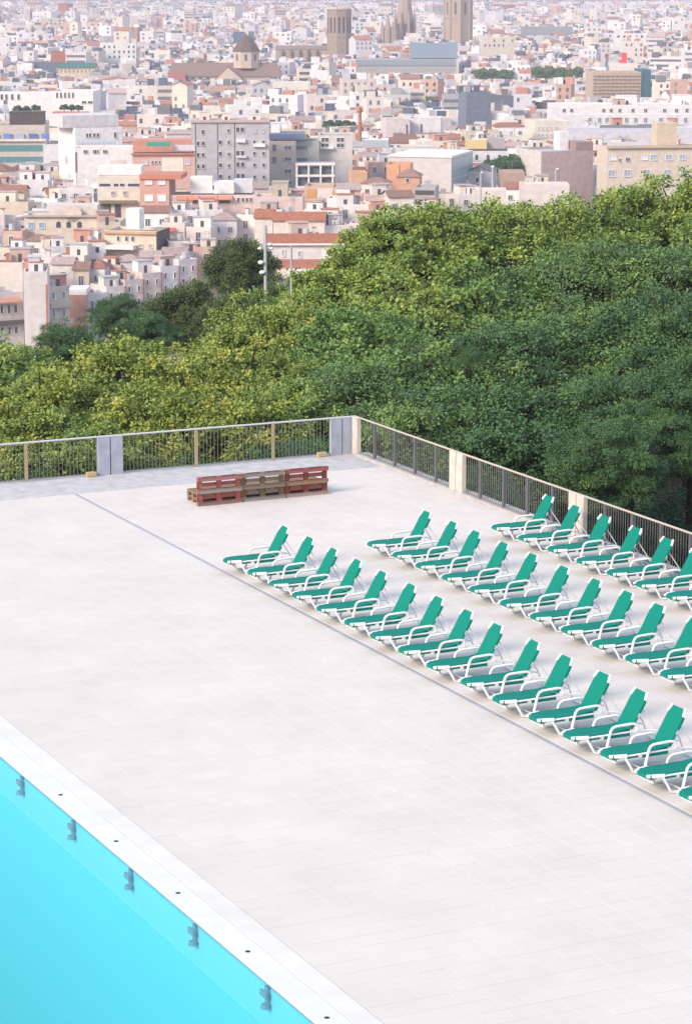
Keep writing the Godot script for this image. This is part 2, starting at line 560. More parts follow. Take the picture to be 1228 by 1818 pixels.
func fences() -> void:
	var bar := MB.new()
	bar.col = Color(0.16, 0.15, 0.14)
	bar.box(Vector3(-0.0065, 0.05, -0.006), Vector3(0.0065, 1.02, 0.006))
	var bar_mesh := bar.mesh()
	# along the far edge
	var f := thing("railing", "pale steel railing with thin bars and timber posts along the far terrace edge", "railing", Transform3D(Basis.IDENTITY, Vector3(31.2, 0, -64.95)))
	var r := MB.new()
	r.col = Color(0.52, 0.53, 0.54)
	r.tube([Vector3(-24.0, 1.05, 0), Vector3(0.05, 1.05, 0)], [0.028], 8)
	part("top_rail", r, M.steel, f)
	var lo := MB.new()
	lo.col = Color(0.2, 0.19, 0.18)
	lo.box(Vector3(-24.0, 0.045, -0.02), Vector3(0.0, 0.065, 0.02))
	part("bottom_rail", lo, M.steel, f)
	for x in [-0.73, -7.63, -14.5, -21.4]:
		plate_pair(f, Vector3(x, 0, 0), Vector3(1, 0, 0), Color(0.40, 0.44, 0.52))  # blue grey holds the sunless side's sky tint, painted into the plates
	for x in [-2.46, -4.75, -9.62, -11.9, -16.5, -18.8]:
		var b := MB.new()
		b.col = Color(0.62, 0.50, 0.30)
		b.box(Vector3(x - 0.04, -0.01, -0.03), Vector3(x + 0.04, 1.03, 0.03))
		part("timber_post", b, M.board, f)
	var k := 0
	while k < 215:
		put("baluster", bar_mesh, M.steel, f, Transform3D(Basis.IDENTITY, Vector3(-0.9 - k * 0.107, 0, 0)))
		k += 1
	# along the side above the trees
	var g := thing("railing", "dark barred railing with a pale sandy handrail running beside the sun loungers", "railing", Transform3D(Basis.IDENTITY, Vector3(31.2, 0, -64.95)))
	var r2 := MB.new()
	r2.col = Color(0.44, 0.39, 0.33)
	r2.tube([Vector3(0, 1.075, 0.1), Vector3(0, 1.075, 32.0)], [0.028], 8)
	part("top_rail", r2, M.steel, g)
	var lo2 := MB.new()
	lo2.col = Color(0.2, 0.19, 0.18)
	lo2.box(Vector3(-0.02, 0.085, 0.2), Vector3(0.02, 0.105, 32.0))
	part("bottom_rail", lo2, M.steel, g)
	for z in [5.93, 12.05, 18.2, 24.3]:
		plate_pair(g, Vector3(-0.02, 0.03, z), Vector3(0, 0, 1), Color(0.66, 0.58, 0.52))  # warm pale tone: low sun from the pool side painted into these plates
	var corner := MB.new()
	corner.col = Color(0.66, 0.58, 0.52)  # same painted sunlit tone as the other side plates
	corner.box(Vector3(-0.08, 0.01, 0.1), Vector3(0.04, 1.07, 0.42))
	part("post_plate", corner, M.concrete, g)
	var post := MB.new()
	post.col = Color(0.10, 0.105, 0.115)
	post.box(Vector3(-0.03, 0.02, -0.045), Vector3(0.03, 1.05, 0.045))
	var pm := post.mesh()
	for m in 5:
		for q in 4:
			put("post", pm, M.steel, g, Transform3D(Basis.IDENTITY, Vector3(0, 0, 1.4 + m * 6.12 + q * 1.22)))
	for i in 270:
		var z := 0.85 + i * 0.107
		put("baluster", bar_mesh, M.steel, g, Transform3D(Basis(Vector3.UP, PI / 2), Vector3(0, 0.03, z)))
	# little lamp boxes at the foot of the plates
	var spots := [[Vector3(23.38, 0, -64.85), "small sandy lamp box at the foot of the middle blue grey plates"], [Vector3(30.2, 0, -64.85), "small sandy lamp box at the foot of the blue grey corner plate"]]
	for s in spots:
		var t := thing("lamp_box", s[1], "lamp", Transform3D(Basis.IDENTITY, s[0]), "lamp boxes at the railing")
		var b := MB.new()
		b.col = Color(0.42, 0.31, 0.16)
		b.slab(Vector3(-0.14, 0.0, -0.08), Vector3(0.12, 0.13, 0.08), 0.02)
		part("housing", b, M.plain, t)
		var gl := MB.new()
		gl.col = Color(0.45, 0.36, 0.22)
		gl.box(Vector3(-0.11, 0.03, 0.081), Vector3(0.08, 0.10, 0.088))
		part("lens", gl, M.pane, t)

# ---------------------------------------------------------------- sun loungers
func make_lounger() -> Node3D:
	var t := thing("sun_lounger", "", "sun lounger", Transform3D(), "green sun loungers on the terrace")
	# sling of the seat: a sheet with thickness, tapered at the foot, side flaps hanging over the rails
	var s := MB.new()
	var prof := [[0.0, 0.335, 0.13], [0.06, 0.345, 0.165], [0.22, 0.352, 0.232], [0.45, 0.345, 0.235], [0.7, 0.343, 0.235], [0.95, 0.352, 0.235], [1.13, 0.37, 0.235]]
	for i in prof.size() - 1:
		var p = prof[i]
		var q = prof[i + 1]
		var dip := 0.012
		for e in [[-1.0, 0.0], [0.0, 1.0]]:
			var y0a: float = p[1] - (dip if e[0] == 0.0 else 0.0)
			var y0b: float = p[1] - (dip if e[1] == 0.0 else 0.0)
			var y1a: float = q[1] - (dip if e[0] == 0.0 else 0.0)
			var y1b: float = q[1] - (dip if e[1] == 0.0 else 0.0)
			var a := Vector3(p[0], y0a, e[0] * p[2])
			var b := Vector3(p[0], y0b, e[1] * p[2])
			var c := Vector3(q[0], y1b, e[1] * q[2])
			var d := Vector3(q[0], y1a, e[0] * q[2])
			s.quad(b, c, d, a)
			var dn := Vector3(0, -0.012, 0)
			s.quad(a + dn, d + dn, c + dn, b + dn)
	for sd in [-1.0, 1.0]:
		for fl in [[0.02, 0.14, 0.07], [0.3, 0.52, 0.085], [0.6, 1.12, 0.105]]:
			var z: float = sd * (0.236 if fl[0] > 0.2 else 0.19)
			var z2: float = sd * 0.228
			s.box(Vector3(fl[0], 0.345 - fl[2], minf(z, z2)), Vector3(fl[1], 0.35, maxf(z, z2) + 0.001))
	s.quad(Vector3(-0.005, 0.27, -0.13), Vector3(-0.005, 0.27, 0.13), Vector3(0, 0.336, 0.13), Vector3(0, 0.336, -0.13))
	part("seat_sling", s, M.sling, t)
	# sling of the back
	var b := MB.new()
	var foot := Vector3(1.13, 0.365, 0)
	var up := Vector3(0.50, 0.865, 0).normalized()
	var nrm := Vector3(-up.y, up.x, 0)
	var bp := [[0.0, 0.232], [0.3, 0.228], [0.60, 0.23], [0.69, 0.18]]
	for i in 3:
		var p = bp[i]
		var q = bp[i + 1]
		for k in 2:
			var off: Vector3 = nrm * (0.0 if k == 0 else -0.02)
			var a: Vector3 = foot + up * p[0] + off + Vector3(0, 0, -p[1])
			var c: Vector3 = foot + up * p[0] + off + Vector3(0, 0, p[1])
			var d: Vector3 = foot + up * q[0] + off + Vector3(0, 0, q[1])
			var e: Vector3 = foot + up * q[0] + off + Vector3(0, 0, -q[1])
			if k == 0:
				b.quad(a, c, d, e)
			else:
				b.quad(c, a, e, d)
	for sd in [-1.0, 1.0]:
		for fl in [[0.02, 0.24, 0.05], [0.32, 0.55, 0.05]]:
			var a: Vector3 = foot + up * fl[0] + Vector3(0, 0, sd * 0.231)
			var e: Vector3 = foot + up * fl[1] + Vector3(0, 0, sd * 0.229)
			if sd > 0:
				b.quad(a, a - nrm * fl[2], e - nrm * fl[2], e)
			else:
				b.quad(a - nrm * fl[2], a, e, e - nrm * fl[2])
	part("back_sling", b, M.sling, t)
	for sd in [-1.0, 1.0]:
		# corner cap of the back
		var cp := MB.new()
		cp.tube([foot + up * 0.56 + Vector3(0, 0, sd * 0.238), foot + up * 0.62 + Vector3(0, 0, sd * 0.222), foot + up * 0.70 + Vector3(0, 0, sd * 0.19)], [0.026, 0.03, 0.024], 8)
		part("corner_cap", cp, M.white_plastic, t)
		# back rail
		var br := MB.new()
		br.tube([foot + Vector3(0, -0.01, sd * 0.215) - nrm * 0.03, foot + up * 0.58 + Vector3(0, 0, sd * 0.21) - nrm * 0.03], [0.017], 6)
		part("back_rail", br, M.white_plastic, t)
		# side rail under the seat, on to the rear leg
		var sr := MB.new()
		sr.tube([Vector3(0.05, 0.31, sd * 0.215), Vector3(0.3, 0.315, sd * 0.245), Vector3(1.1, 0.32, sd * 0.245), Vector3(1.55, 0.30, sd * 0.23), Vector3(1.68, 0.27, sd * 0.23), Vector3(1.78, 0.02, sd * 0.24)], [0.018], 6)
		part("side_rail", sr, M.white_plastic, t)
		# white end block at the foot
		var fb := MB.new()
		fb.tube([Vector3(-0.02, 0.325, sd * 0.16), Vector3(0.09, 0.325, sd * 0.225), Vector3(0.27, 0.325, sd * 0.262)], [0.026, 0.036, 0.034], 8)
		part("foot_cap", fb, M.white_plastic, t)
		# bucket shaped front leg, skid and arm in one sweep
		var ar := MB.new()
		var z: float = sd * 0.285
		ar.tube([Vector3(0.24, 0.30, sd * 0.26), Vector3(0.33, 0.14, z), Vector3(0.38, 0.05, z), Vector3(0.43, 0.026, z), Vector3(0.57, 0.026, z), Vector3(0.62, 0.07, z), Vector3(0.66, 0.24, z), Vector3(0.70, 0.39, z), Vector3(0.735, 0.44, z), Vector3(0.80, 0.465, z), Vector3(1.1, 0.475, z), Vector3(1.19, 0.465, z), Vector3(1.235, 0.43, z), Vector3(1.25, 0.33, sd * 0.26)], [0.023, 0.022, 0.022, 0.024, 0.025, 0.026, 0.024, 0.024, 0.024, 0.024, 0.024, 0.024, 0.021, 0.016], 8)
		part("armrest", ar, M.white_plastic, t)
		# short foot leg, its tan grey painted for the shade under the foot
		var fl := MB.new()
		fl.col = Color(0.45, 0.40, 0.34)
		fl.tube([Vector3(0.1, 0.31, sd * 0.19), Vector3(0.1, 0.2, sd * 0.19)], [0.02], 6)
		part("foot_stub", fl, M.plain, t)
	var cb := MB.new()
	cb.tube([Vector3(0.58, 0.06, -0.28), Vector3(0.58, 0.06, 0.28)], [0.016], 6)
	part("cross_bar", cb, M.white_plastic, t)
	var rb := MB.new()
	rb.tube([Vector3(1.78, 0.03, -0.24), Vector3(1.78, 0.03, 0.24)], [0.018], 6)
	part("cross_bar", rb, M.white_plastic, t)
	var fc := MB.new()
	fc.tube([Vector3(0.1, 0.21, -0.2), Vector3(0.1, 0.21, 0.2)], [0.02], 6)
	part("cross_bar", fc, M.white_plastic, t)
	for sd in [-1.0, 1.0]:
		var pr := MB.new()
		pr.col = Color(0.62, 0.62, 0.64)
		pr.tube([foot + up * 0.42 + Vector3(0, 0, sd * 0.19) - nrm * 0.035, Vector3(1.66, 0.3, sd * 0.2)], [0.013], 6)
		part("back_prop", pr, M.plain, t)
	return t

func loungers() -> void:
	var rows := [
		["front row", 22.10, [-52.84, -51.52, -50.32, -49.12, -47.84, -46.53, -45.32, -44.08, -42.83, -41.50, -40.21, -38.89, -37.68, -36.47, -35.26, -34.01, -32.8]],
		["middle row", 25.75, [-52.97, -51.69, -50.50, -49.22, -47.98, -46.59, -45.32, -44.09, -42.84, -41.63, -40.36, -39.1]],
		["back row", 29.23, [-53.36, -52.04, -50.70, -49.37, -48.07, -46.85, -45.63, -44.4]]]
	var proto: Node3D = null
	for r in rows:
		var k := 0
		for z in r[2]:
			var label := "green sling sun lounger with white arms, %s from the far end of the %s" % [ordinal(k), r[0]]
			var tt := Transform3D(Basis(Vector3.UP, rng.randf_range(-0.03, 0.03)), Vector3(r[1] + 0.03 + rng.randf_range(-0.02, 0.02), 0, z + 0.2))
			if proto == null:
				proto = make_lounger()
				proto.transform = tt
				proto.set_meta("label", label)
			else:
				copy_of(proto, label, tt)
			k += 1

# ---------------------------------------------------------------- pallets
func pallet(label: String, at_t: Transform3D, tones: Dictionary) -> void:
	# lies flat: 1.2 long in x, 0.8 deep in z, underside at y = 0
	var t := thing("wooden_pallet", label, "pallet", at_t, "pallets stacked as a bench")
	var red := Color(0.42, 0.045, 0.04)
	var pick := func(kind: String) -> Color:
		var c: Color = tones.get(kind, Color(0.36, 0.24, 0.14))
		return c * rng.randf_range(0.85, 1.12)
	var kk := 0
	for z in [0.05, 0.365, 0.68]:
		var b := MB.new()
		b.col = pick.call("skid%d" % kk)
		b.slab(Vector3(-0.6, 0.0, z - 0.05), Vector3(0.6, 0.022, z + 0.05), 0.003)
		part("skid_board", b, M.board, t)
		for x in [-0.53, 0.0, 0.53]:
			var c := MB.new()
			c.col = pick.call("block")
			c.slab(Vector3(x - 0.07, 0.0225, z - 0.05), Vector3(x + 0.07, 0.1, z + 0.05), 0.003)
			part("block", c, M.board, t)
		kk += 1
	for x in [-0.53, 0.0, 0.53]:
		var b := MB.new()
		b.col = pick.call("cross")
		b.slab(Vector3(x - 0.07, 0.1005, 0.0), Vector3(x + 0.07, 0.12, 0.73), 0.002)
		part("cross_board", b, M.board, t)
	for i in 5:
		var b := MB.new()
		b.col = pick.call("deck")
		b.slab(Vector3(-0.6, 0.1205, 0.0 + i * 0.1575), Vector3(0.6, 0.142, 0.1 + i * 0.1575), 0.003)
		part("deck_board", b, M.board, t)

func pallets() -> void:
	var red := Color(0.56, 0.185, 0.155)
	var tan_ := Color(0.36, 0.24, 0.14)
	var grey := Color(0.56, 0.46, 0.42)
	var brown := Color(0.42, 0.31, 0.24)
	var stand := Basis(Vector3(1, 0, 0), Vector3(0, 0, -1), Vector3(0, 1, 0))      # on its long edge, underside to the pool
	stand = stand * Basis(Vector3.UP, 0.0)
	var rows := [
		[25.05, 0.0, "left", {"skid0": Color(0.46, 0.28, 0.25), "skid1": grey, "skid2": Color(0.55, 0.27, 0.23), "block": red, "cross": red, "deck": red}],
		[26.27, 0.05, "middle", {"skid0": Color(0.46, 0.43, 0.42), "skid1": brown, "skid2": Color(0.42, 0.34, 0.29), "block": Color(0.45, 0.31, 0.19), "cross": tan_, "deck": Color(0.46, 0.34, 0.26)}],
		[27.50, 0.1, "right", {"skid0": grey, "skid1": Color(0.50, 0.32, 0.20), "skid2": red, "block": Color(0.60, 0.22, 0.16), "cross": Color(0.36, 0.12, 0.09), "deck": red}]]
	var say := {"left": "red pallet with grey boards stood on edge at the open end of the bench", "middle": "weathered brown pallet stood on edge between the two red ones", "right": "red pallet with a brown middle board stood on edge nearest the railing corner"}
	for r in rows:
		pallet(say[r[2]], Transform3D(stand, Vector3(r[0], 0.0, -59.92 - r[1] * 0.4)), r[3])
		for level in 2:
			pallet("tan pallet laid flat behind the standing %s one, %s of two" % [{"left": "red and grey", "middle": "weathered brown", "right": "red and brown"}[r[2]], ["lower", "upper"][level]], Transform3D(Basis(Vector3.UP, rng.randf_range(-0.015, 0.015)), Vector3(r[0] + 0.08, 0.0015 + level * 0.1435, -60.9 - r[1] * 0.4)), {"block": Color(0.40, 0.27, 0.15), "cross": Color(0.40, 0.28, 0.17), "deck": Color(0.40, 0.29, 0.18), "skid0": tan_, "skid1": tan_, "skid2": tan_})

# ---------------------------------------------------------------- trees
func leaf(b: MB, p: Vector3, dirn: Vector3, nn: Vector3, l: float, w: float) -> void:
	# one leaf: a kite folded a little along its midrib
	var side := dirn.cross(nn).normalized() * w * 0.5
	var up := side.cross(dirn).normalized() * w * 0.12
	var q := p + dirn * l * 0.45 + up
	var tip := p + dirn * l
	var n1 := (q - side - p).cross(tip - p).normalized()
	var n2 := (tip - p).cross(q + side - p).normalized()
	b.v.append(p); b.v.append(q - side); b.v.append(tip)
	b.v.append(p); b.v.append(tip); b.v.append(q + side)
	for k in 3:
		b.n.append(-n1)
	for k in 3:
		b.n.append(-n2)
	for k in 6:
		b.c.append(b.col)

func tree_shape(kind: String, seed_: int) -> Array:
	# [crown mesh, wood mesh]; crown about 3.5 m in radius round (0, 0, 0), trunk running down below it
	var g := RandomNumberGenerator.new()
	g.seed = seed_
	var leaves := MB.new()
	var wood := MB.new()
	var lobes := []
	var lobe_n := 78
	var l := 0.16
	var w := 0.12
	var per := 20
	var clusters := 84
	var spread := 0.15
	var pal := [Color(0.125, 0.185, 0.054), Color(0.180, 0.240, 0.066), Color(0.25, 0.30, 0.080), Color(0.36, 0.36, 0.10)]
	var squash := 0.95
	if kind == "elm":
		l = 0.13
		w = 0.075
		per = 24
		clusters = 96
		spread = 0.19
		lobe_n = 80
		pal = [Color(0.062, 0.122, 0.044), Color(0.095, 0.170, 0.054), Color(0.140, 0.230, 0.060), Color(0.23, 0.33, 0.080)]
	elif kind == "pine":
		l = 0.26
		w = 0.085
		per = 26
		clusters = 85
		spread = 0.22
		lobe_n = 60
		pal = [Color(0.045, 0.085, 0.024), Color(0.070, 0.115, 0.030), Color(0.10, 0.145, 0.036), Color(0.145, 0.165, 0.045)]
	elif kind == "grove":
		l = 0.34
		w = 0.26
		per = 14
		clusters = 50
		lobe_n = 14
		squash = 0.7
		pal = [Color(0.09, 0.17, 0.065), Color(0.12, 0.21, 0.07), Color(0.15, 0.25, 0.08), Color(0.19, 0.3, 0.09)]
	elif kind == "bush":
		l = 0.15
		w = 0.09
		per = 14
		clusters = 50
		lobe_n = 12
		squash = 0.7
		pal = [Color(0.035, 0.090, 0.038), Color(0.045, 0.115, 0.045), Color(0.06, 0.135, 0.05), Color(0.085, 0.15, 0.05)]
	var lift := 1.3 if kind == "plane" else 1.22
	# the lobes: one at the heart, the others round it, uneven
	for i in lobe_n:
		var y := 1.0 - 1.75 * (i + 0.5) / lobe_n
		var a := i * 2.39996 + g.randf_range(-0.5, 0.5)
		var rr := sqrt(maxf(0.0, 1.0 - y * y))
		var reach := 3.15 * pow(g.randf_range(0.25, 1.0), 0.5)
		if kind == "pine":
			reach = 2.9 * pow(g.randf_range(0.2, 1.0), 0.5)
		var ctr := Vector3(cos(a) * rr, y * squash, sin(a) * rr) * reach
		lobes.append([ctr, g.randf_range(0.38, 0.78) if kind in ["plane", "elm", "pine"] else g.randf_range(0.65, 1.25)])
	if kind in ["plane", "elm"]:      # sprigs that stick out of the outline
		for i in 34:
			var q := Vector3(g.randfn(), absf(g.randfn()) * 0.9 - 0.1, g.randfn()).normalized()
			lobes.append([q * Vector3(1, 0.95, 1) * g.randf_range(3.15, 3.75), g.randf_range(0.2, 0.36)])
	lobes.append([Vector3(0, -0.2, 0), 1.7])
	for lb in lobes:
		var ctr: Vector3 = lb[0]
		var r: float = lb[1]
		var tone := g.randf()
		var cn := maxi(5, int(clusters * r * r * (0.6 if r > 1.5 else 1.0)))
		for i in cn:
			var d := Vector3(g.randfn(), absf(g.randfn()) * 0.9 - 0.25, g.randfn()).normalized()
			var p := ctr + d * (Vector3(1.05, 0.72, 1.05) if kind != "elm" else Vector3(1.25, 0.55, 1.25)) * r * pow(g.randf_range(0.45, 1.15), 0.5)
			var outw := (p.normalized() + d).normalized()
			var drop := Vector3(0, -0.35, 0) if kind == "elm" else Vector3(0, 0.1, 0)
			var axis := (outw + Vector3(g.randfn(), g.randfn(), g.randfn()) * 0.5 + drop).normalized()
			var cl_tone := clampf(tone * tone * 0.6 + g.randf() * 0.55 - 0.08, 0.0, 1.0)
			for k in per:
				var tt := g.randf_range(0.0, 1.0)
				var off := Vector3(g.randfn(), g.randfn(), g.randfn())
				var q := p + axis * (tt - 0.3) * spread * 2.2 + off * spread * (0.42 if kind == "elm" else 0.6)
				var nn := (outw * 0.5 + Vector3.UP * 0.7 + Vector3(g.randfn(), g.randfn(), g.randfn()) * 0.55).normalized()
				var dr := (off.normalized() * 0.8 + axis * 0.7 + Vector3(0, -0.25, 0)).normalized()
				if kind == "pine":
					dr = (axis + off.normalized()).normalized()
				dr = (dr - nn * dr.dot(nn) * 0.8).normalized()
				var z := clampf(cl_tone + g.randf_range(-0.18, 0.18), 0.0, 0.999) * (pal.size() - 1)
				var i0 := int(z)
				leaves.col = pal[i0].lerp(pal[i0 + 1], z - i0) * lift
				var sc := g.randf_range(0.7, 1.2)
				leaf(leaves, q, dr, nn, l * sc, w * sc)
	# trunk and limbs
	if kind != "bush" and kind != "grove":
		wood.tube([Vector3(0.15, -9.0, 0.1), Vector3(0.05, -5.0, -0.05), Vector3(0, -2.2, 0), Vector3(0.1, 0.2, 0.05)], [0.34, 0.25, 0.2, 0.1], 9)
		for lb in lobes:
			var ctr: Vector3 = lb[0]
			if ctr.length() > 1.6:
				var from := Vector3(0, clampf(ctr.y - ctr.length() * 0.8, -3.0, 0.0), 0)
				wood.tube([from, from.lerp(ctr, 0.5) + Vector3(0, 0.25, 0), ctr], [0.085, 0.055, 0.02], 6, false)
	else:
		for lb in lobes:
			wood.tube([Vector3(0, -3.0, 0), Vector3(lb[0].x * 0.4, -1.0, lb[0].z * 0.4), lb[0]], [0.05, 0.035, 0.012], 5, false)
	return [leaves.mesh(), wood.mesh()]

func trees() -> void:
	var shapes := {}
	for k in 3:
		shapes["plane%d" % k] = tree_shape("plane", 100 + k)
		shapes["elm%d" % k] = tree_shape("elm", 200 + k)
	for k in 2:
		shapes["pine%d" % k] = tree_shape("pine", 300 + k)
		shapes["bush%d" % k] = tree_shape("bush", 400 + k)
	# px, py of the top, distance, radius, shape, leaf, label
	var list := [
		[-45, 592, 88, 3.2, "plane", "leaf_plane", "yellow green plane tree cut by the picture's edge above the far railing"],
		[75, 628, 81, 2.9, "plane", "leaf_gold", "golden green plane tree behind the first timber post of the far railing"],
		[215, 588, 88, 3.2, "plane", "leaf_gold", "broad yellowing plane tree below the red brick house end"],
		[345, 612, 82, 2.9, "plane", "leaf_gold", "plane tree with many yellow leaves straight behind the pallet bench"],
		[430, 578, 92, 2.9, "plane", "leaf_gold", "plane tree with yellow top just below the big dark pines"],
		[505, 533, 104, 3.3, "plane", "leaf_gold", "tall golden plane tree below the second lamp mast"],
		[470, 510, 114, 2.6, "plane", "leaf_plane", "green plane tree hiding the foot of the first lamp mast"],
		[140, 715, 75.0, 2.2, "plane", "leaf_plane", "small plane tree close behind the railing, next to the blue grey plates"],
		[270, 672, 77, 2.5, "plane", "leaf_gold", "low plane tree close behind the railing between plates and pallets"],
		[400, 682, 77, 2.5, "plane", "leaf_gold", "low yellowing plane tree rising right above the pallet bench"],
		[10, 700, 76, 2.3, "plane", "leaf_gold", "low plane tree behind the outermost bars of the far railing"],
		[510, 668, 79, 2.5, "plane", "leaf_plane", "green plane tree behind the timber post nearest the railing corner"],
		[575, 515, 112, 3.4, "plane", "leaf_plane", "light green tree in front of the long white house with red roof"],
		[662, 410, 122, 3.6, "plane", "leaf_lime", "lime green tree at the lower edge of the big wood's outer shoulder"],
		[740, 352, 126, 4.0, "plane", "leaf_lime", "bright yellow green tree below the orange houses"],
		[698, 366, 125, 2.6, "plane", "leaf_lime", "narrow bright green treetop at the outer shoulder of the wood"],
		[822, 344, 130, 3.9, "plane", "leaf_lime", "bright green tree below the glass sided block"],
		[900, 352, 134, 3.8, "plane", "leaf_plane", "green tree in front of the low white wall by the brick block"],
		[962, 352, 128, 3.7, "plane", "leaf_lime", "green tree below the mauve windowless wall"],
		[1040, 328, 132, 4.0, "plane", "leaf_lime", "tree whose top stands before the foot of the mauve wall and cream block"],
		[1130, 320, 136, 4.1, "plane", "leaf_lime", "tall tree hiding the lower windows of the cream block"],
		[1222, 298, 138, 4.5, "plane", "leaf_plane", "tallest tree of the wood, at the picture's edge under the cream block"],
		[1320, 290, 135, 4.5, "plane", "leaf_plane", "tree mostly beyond the picture's edge beside the tallest one"],
		[640, 540, 98, 3.3, "plane", "leaf_green", "leafy green tree standing beyond the railing corner"],
		[735, 480, 106, 3.9, "plane", "leaf_plane", "rounded green tree under the bright yellow green one"],
		[850, 455, 108, 4.1, "plane", "leaf_green", "green tree in the middle of the wood, third row up"],
		[965, 440, 110, 4.1, "elm", "leaf_elm", "green elm below the tree by the mauve wall"],
		[1085, 408, 112, 3.9, "elm", "leaf_elm", "large elm below the trees that hide the cream block"],
		[1205, 395, 112, 4.5, "elm", "leaf_elm", "large elm at the picture's edge, below the tallest tree"],
		[600, 630, 86, 3.0, "elm", "leaf_elm", "green elm just behind the railing corner plates"],
		[700, 590, 91, 3.5, "plane", "leaf_green", "green tree above the first span of the sandy handrail"],
		[812, 575, 92, 3.7, "elm", "leaf_elm", "elm with a few yellowed sprays in the middle of the wood"],
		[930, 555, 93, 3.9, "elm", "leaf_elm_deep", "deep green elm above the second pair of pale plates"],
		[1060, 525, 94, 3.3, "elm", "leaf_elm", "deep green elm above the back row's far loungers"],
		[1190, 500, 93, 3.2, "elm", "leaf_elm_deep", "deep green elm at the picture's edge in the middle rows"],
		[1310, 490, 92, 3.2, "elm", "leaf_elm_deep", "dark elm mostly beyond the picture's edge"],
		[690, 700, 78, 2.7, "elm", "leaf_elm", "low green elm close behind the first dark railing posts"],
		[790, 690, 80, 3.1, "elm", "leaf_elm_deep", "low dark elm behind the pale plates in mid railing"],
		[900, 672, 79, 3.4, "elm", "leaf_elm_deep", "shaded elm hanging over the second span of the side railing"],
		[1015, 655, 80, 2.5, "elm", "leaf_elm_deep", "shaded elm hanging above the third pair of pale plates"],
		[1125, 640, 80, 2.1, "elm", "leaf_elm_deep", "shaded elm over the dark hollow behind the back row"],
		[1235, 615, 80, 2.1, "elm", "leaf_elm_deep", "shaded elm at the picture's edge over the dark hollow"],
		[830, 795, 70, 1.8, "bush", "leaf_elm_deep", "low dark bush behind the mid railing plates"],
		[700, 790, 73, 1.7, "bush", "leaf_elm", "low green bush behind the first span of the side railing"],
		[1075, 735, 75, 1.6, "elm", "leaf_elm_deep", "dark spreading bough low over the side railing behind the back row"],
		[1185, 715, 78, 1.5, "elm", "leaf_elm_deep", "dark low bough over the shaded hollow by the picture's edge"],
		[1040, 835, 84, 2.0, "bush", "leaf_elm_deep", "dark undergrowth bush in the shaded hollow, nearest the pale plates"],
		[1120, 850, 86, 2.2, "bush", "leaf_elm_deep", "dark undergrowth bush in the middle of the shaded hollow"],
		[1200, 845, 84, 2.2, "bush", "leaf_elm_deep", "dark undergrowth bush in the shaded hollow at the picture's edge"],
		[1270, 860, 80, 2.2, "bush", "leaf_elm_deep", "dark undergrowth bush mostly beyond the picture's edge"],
		[835, 605, 85.5, 0.8, "bush", "leaf_gold", "small yellowed spray of leaves in the middle of the dark wood"],
		[560, 752, 75, 1.7, "bush", "leaf_elm", "green bush behind the far railing beside the corner plates"],
		[470, 775, 74, 1.5, "bush", "leaf_elm", "green bush seen through the far railing above the bench's red end"],
		[330, 788, 73.5, 1.5, "bush", "leaf_elm", "green bush seen through the far railing before the pallet bench"],
		[250, 800, 74.5, 1.6, "bush", "leaf_elm_deep", "dark bush seen through the bars beside the blue grey plates"],
		[60, 800, 74, 1.8, "bush", "leaf_elm_deep", "dark bush seen through the outermost bars of the far railing"],
		[430, 412, 190, 2.9, "pine", "leaf_pine", "tall dark green pine beside the first lamp mast"],
		[325, 486, 176, 3.0, "pine", "leaf_pine", "broad dark round pine in front of the receding street"],
		[405, 512, 170, 2.5, "pine", "leaf_pine", "dark pine filling in below the tall one"],
		[208, 518, 172, 1.9, "elm", "leaf_elm_deep", "small green tree right beside the grey white house end"],
		[262, 545, 165, 2.0, "elm", "leaf_elm_deep", "small dark tree between the street houses and the broad pine"],
		[122, 562, 150, 2.2, "elm", "leaf_elm_deep", "dull green tree below the balcony house"],
		[482, 492, 165, 1.9, "pine", "leaf_pine", "small dark pine behind the foot of the first lamp mast"],
		[545, 480, 150, 1.9, "plane", "leaf_plane", "pale green tree right behind the second lamp mast"],
		[610, 470, 150, 2.2, "plane", "leaf_plane", "light tree covering the brick base of the long white house"],
		[25, 605, 108, 2.4, "plane", "leaf_plane", "green plane tree below the balconied house at the picture's edge"]]
	var made := {}
	var turn := 0
	for e in list:
		var d: float = e[2]
		var r: float = e[3]
		var s := r / 3.5
		var p := at(e[0], e[1], d) - Vector3(0, r * (1.05 if e[4] != "bush" else 0.8), 0)
		turn += 1
		var variants := 3 if e[4] in ["plane", "elm"] else 2
		var sh: Array = shapes["%s%d" % [e[4], turn % variants]]
		var t := thing({"plane": "plane_tree", "elm": "elm_tree", "pine": "pine_tree", "bush": "bush"}[e[4]], e[6], "bush" if e[4] == "bush" else "tree", Transform3D(Basis(Vector3.UP, turn * 1.7).scaled(Vector3(s, s, s)), p), "trees on the slope below the terrace")
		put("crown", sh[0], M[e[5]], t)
		if r > 1.7 or e[4] == "bush":
			put("trunk", sh[1], M.bark, t)

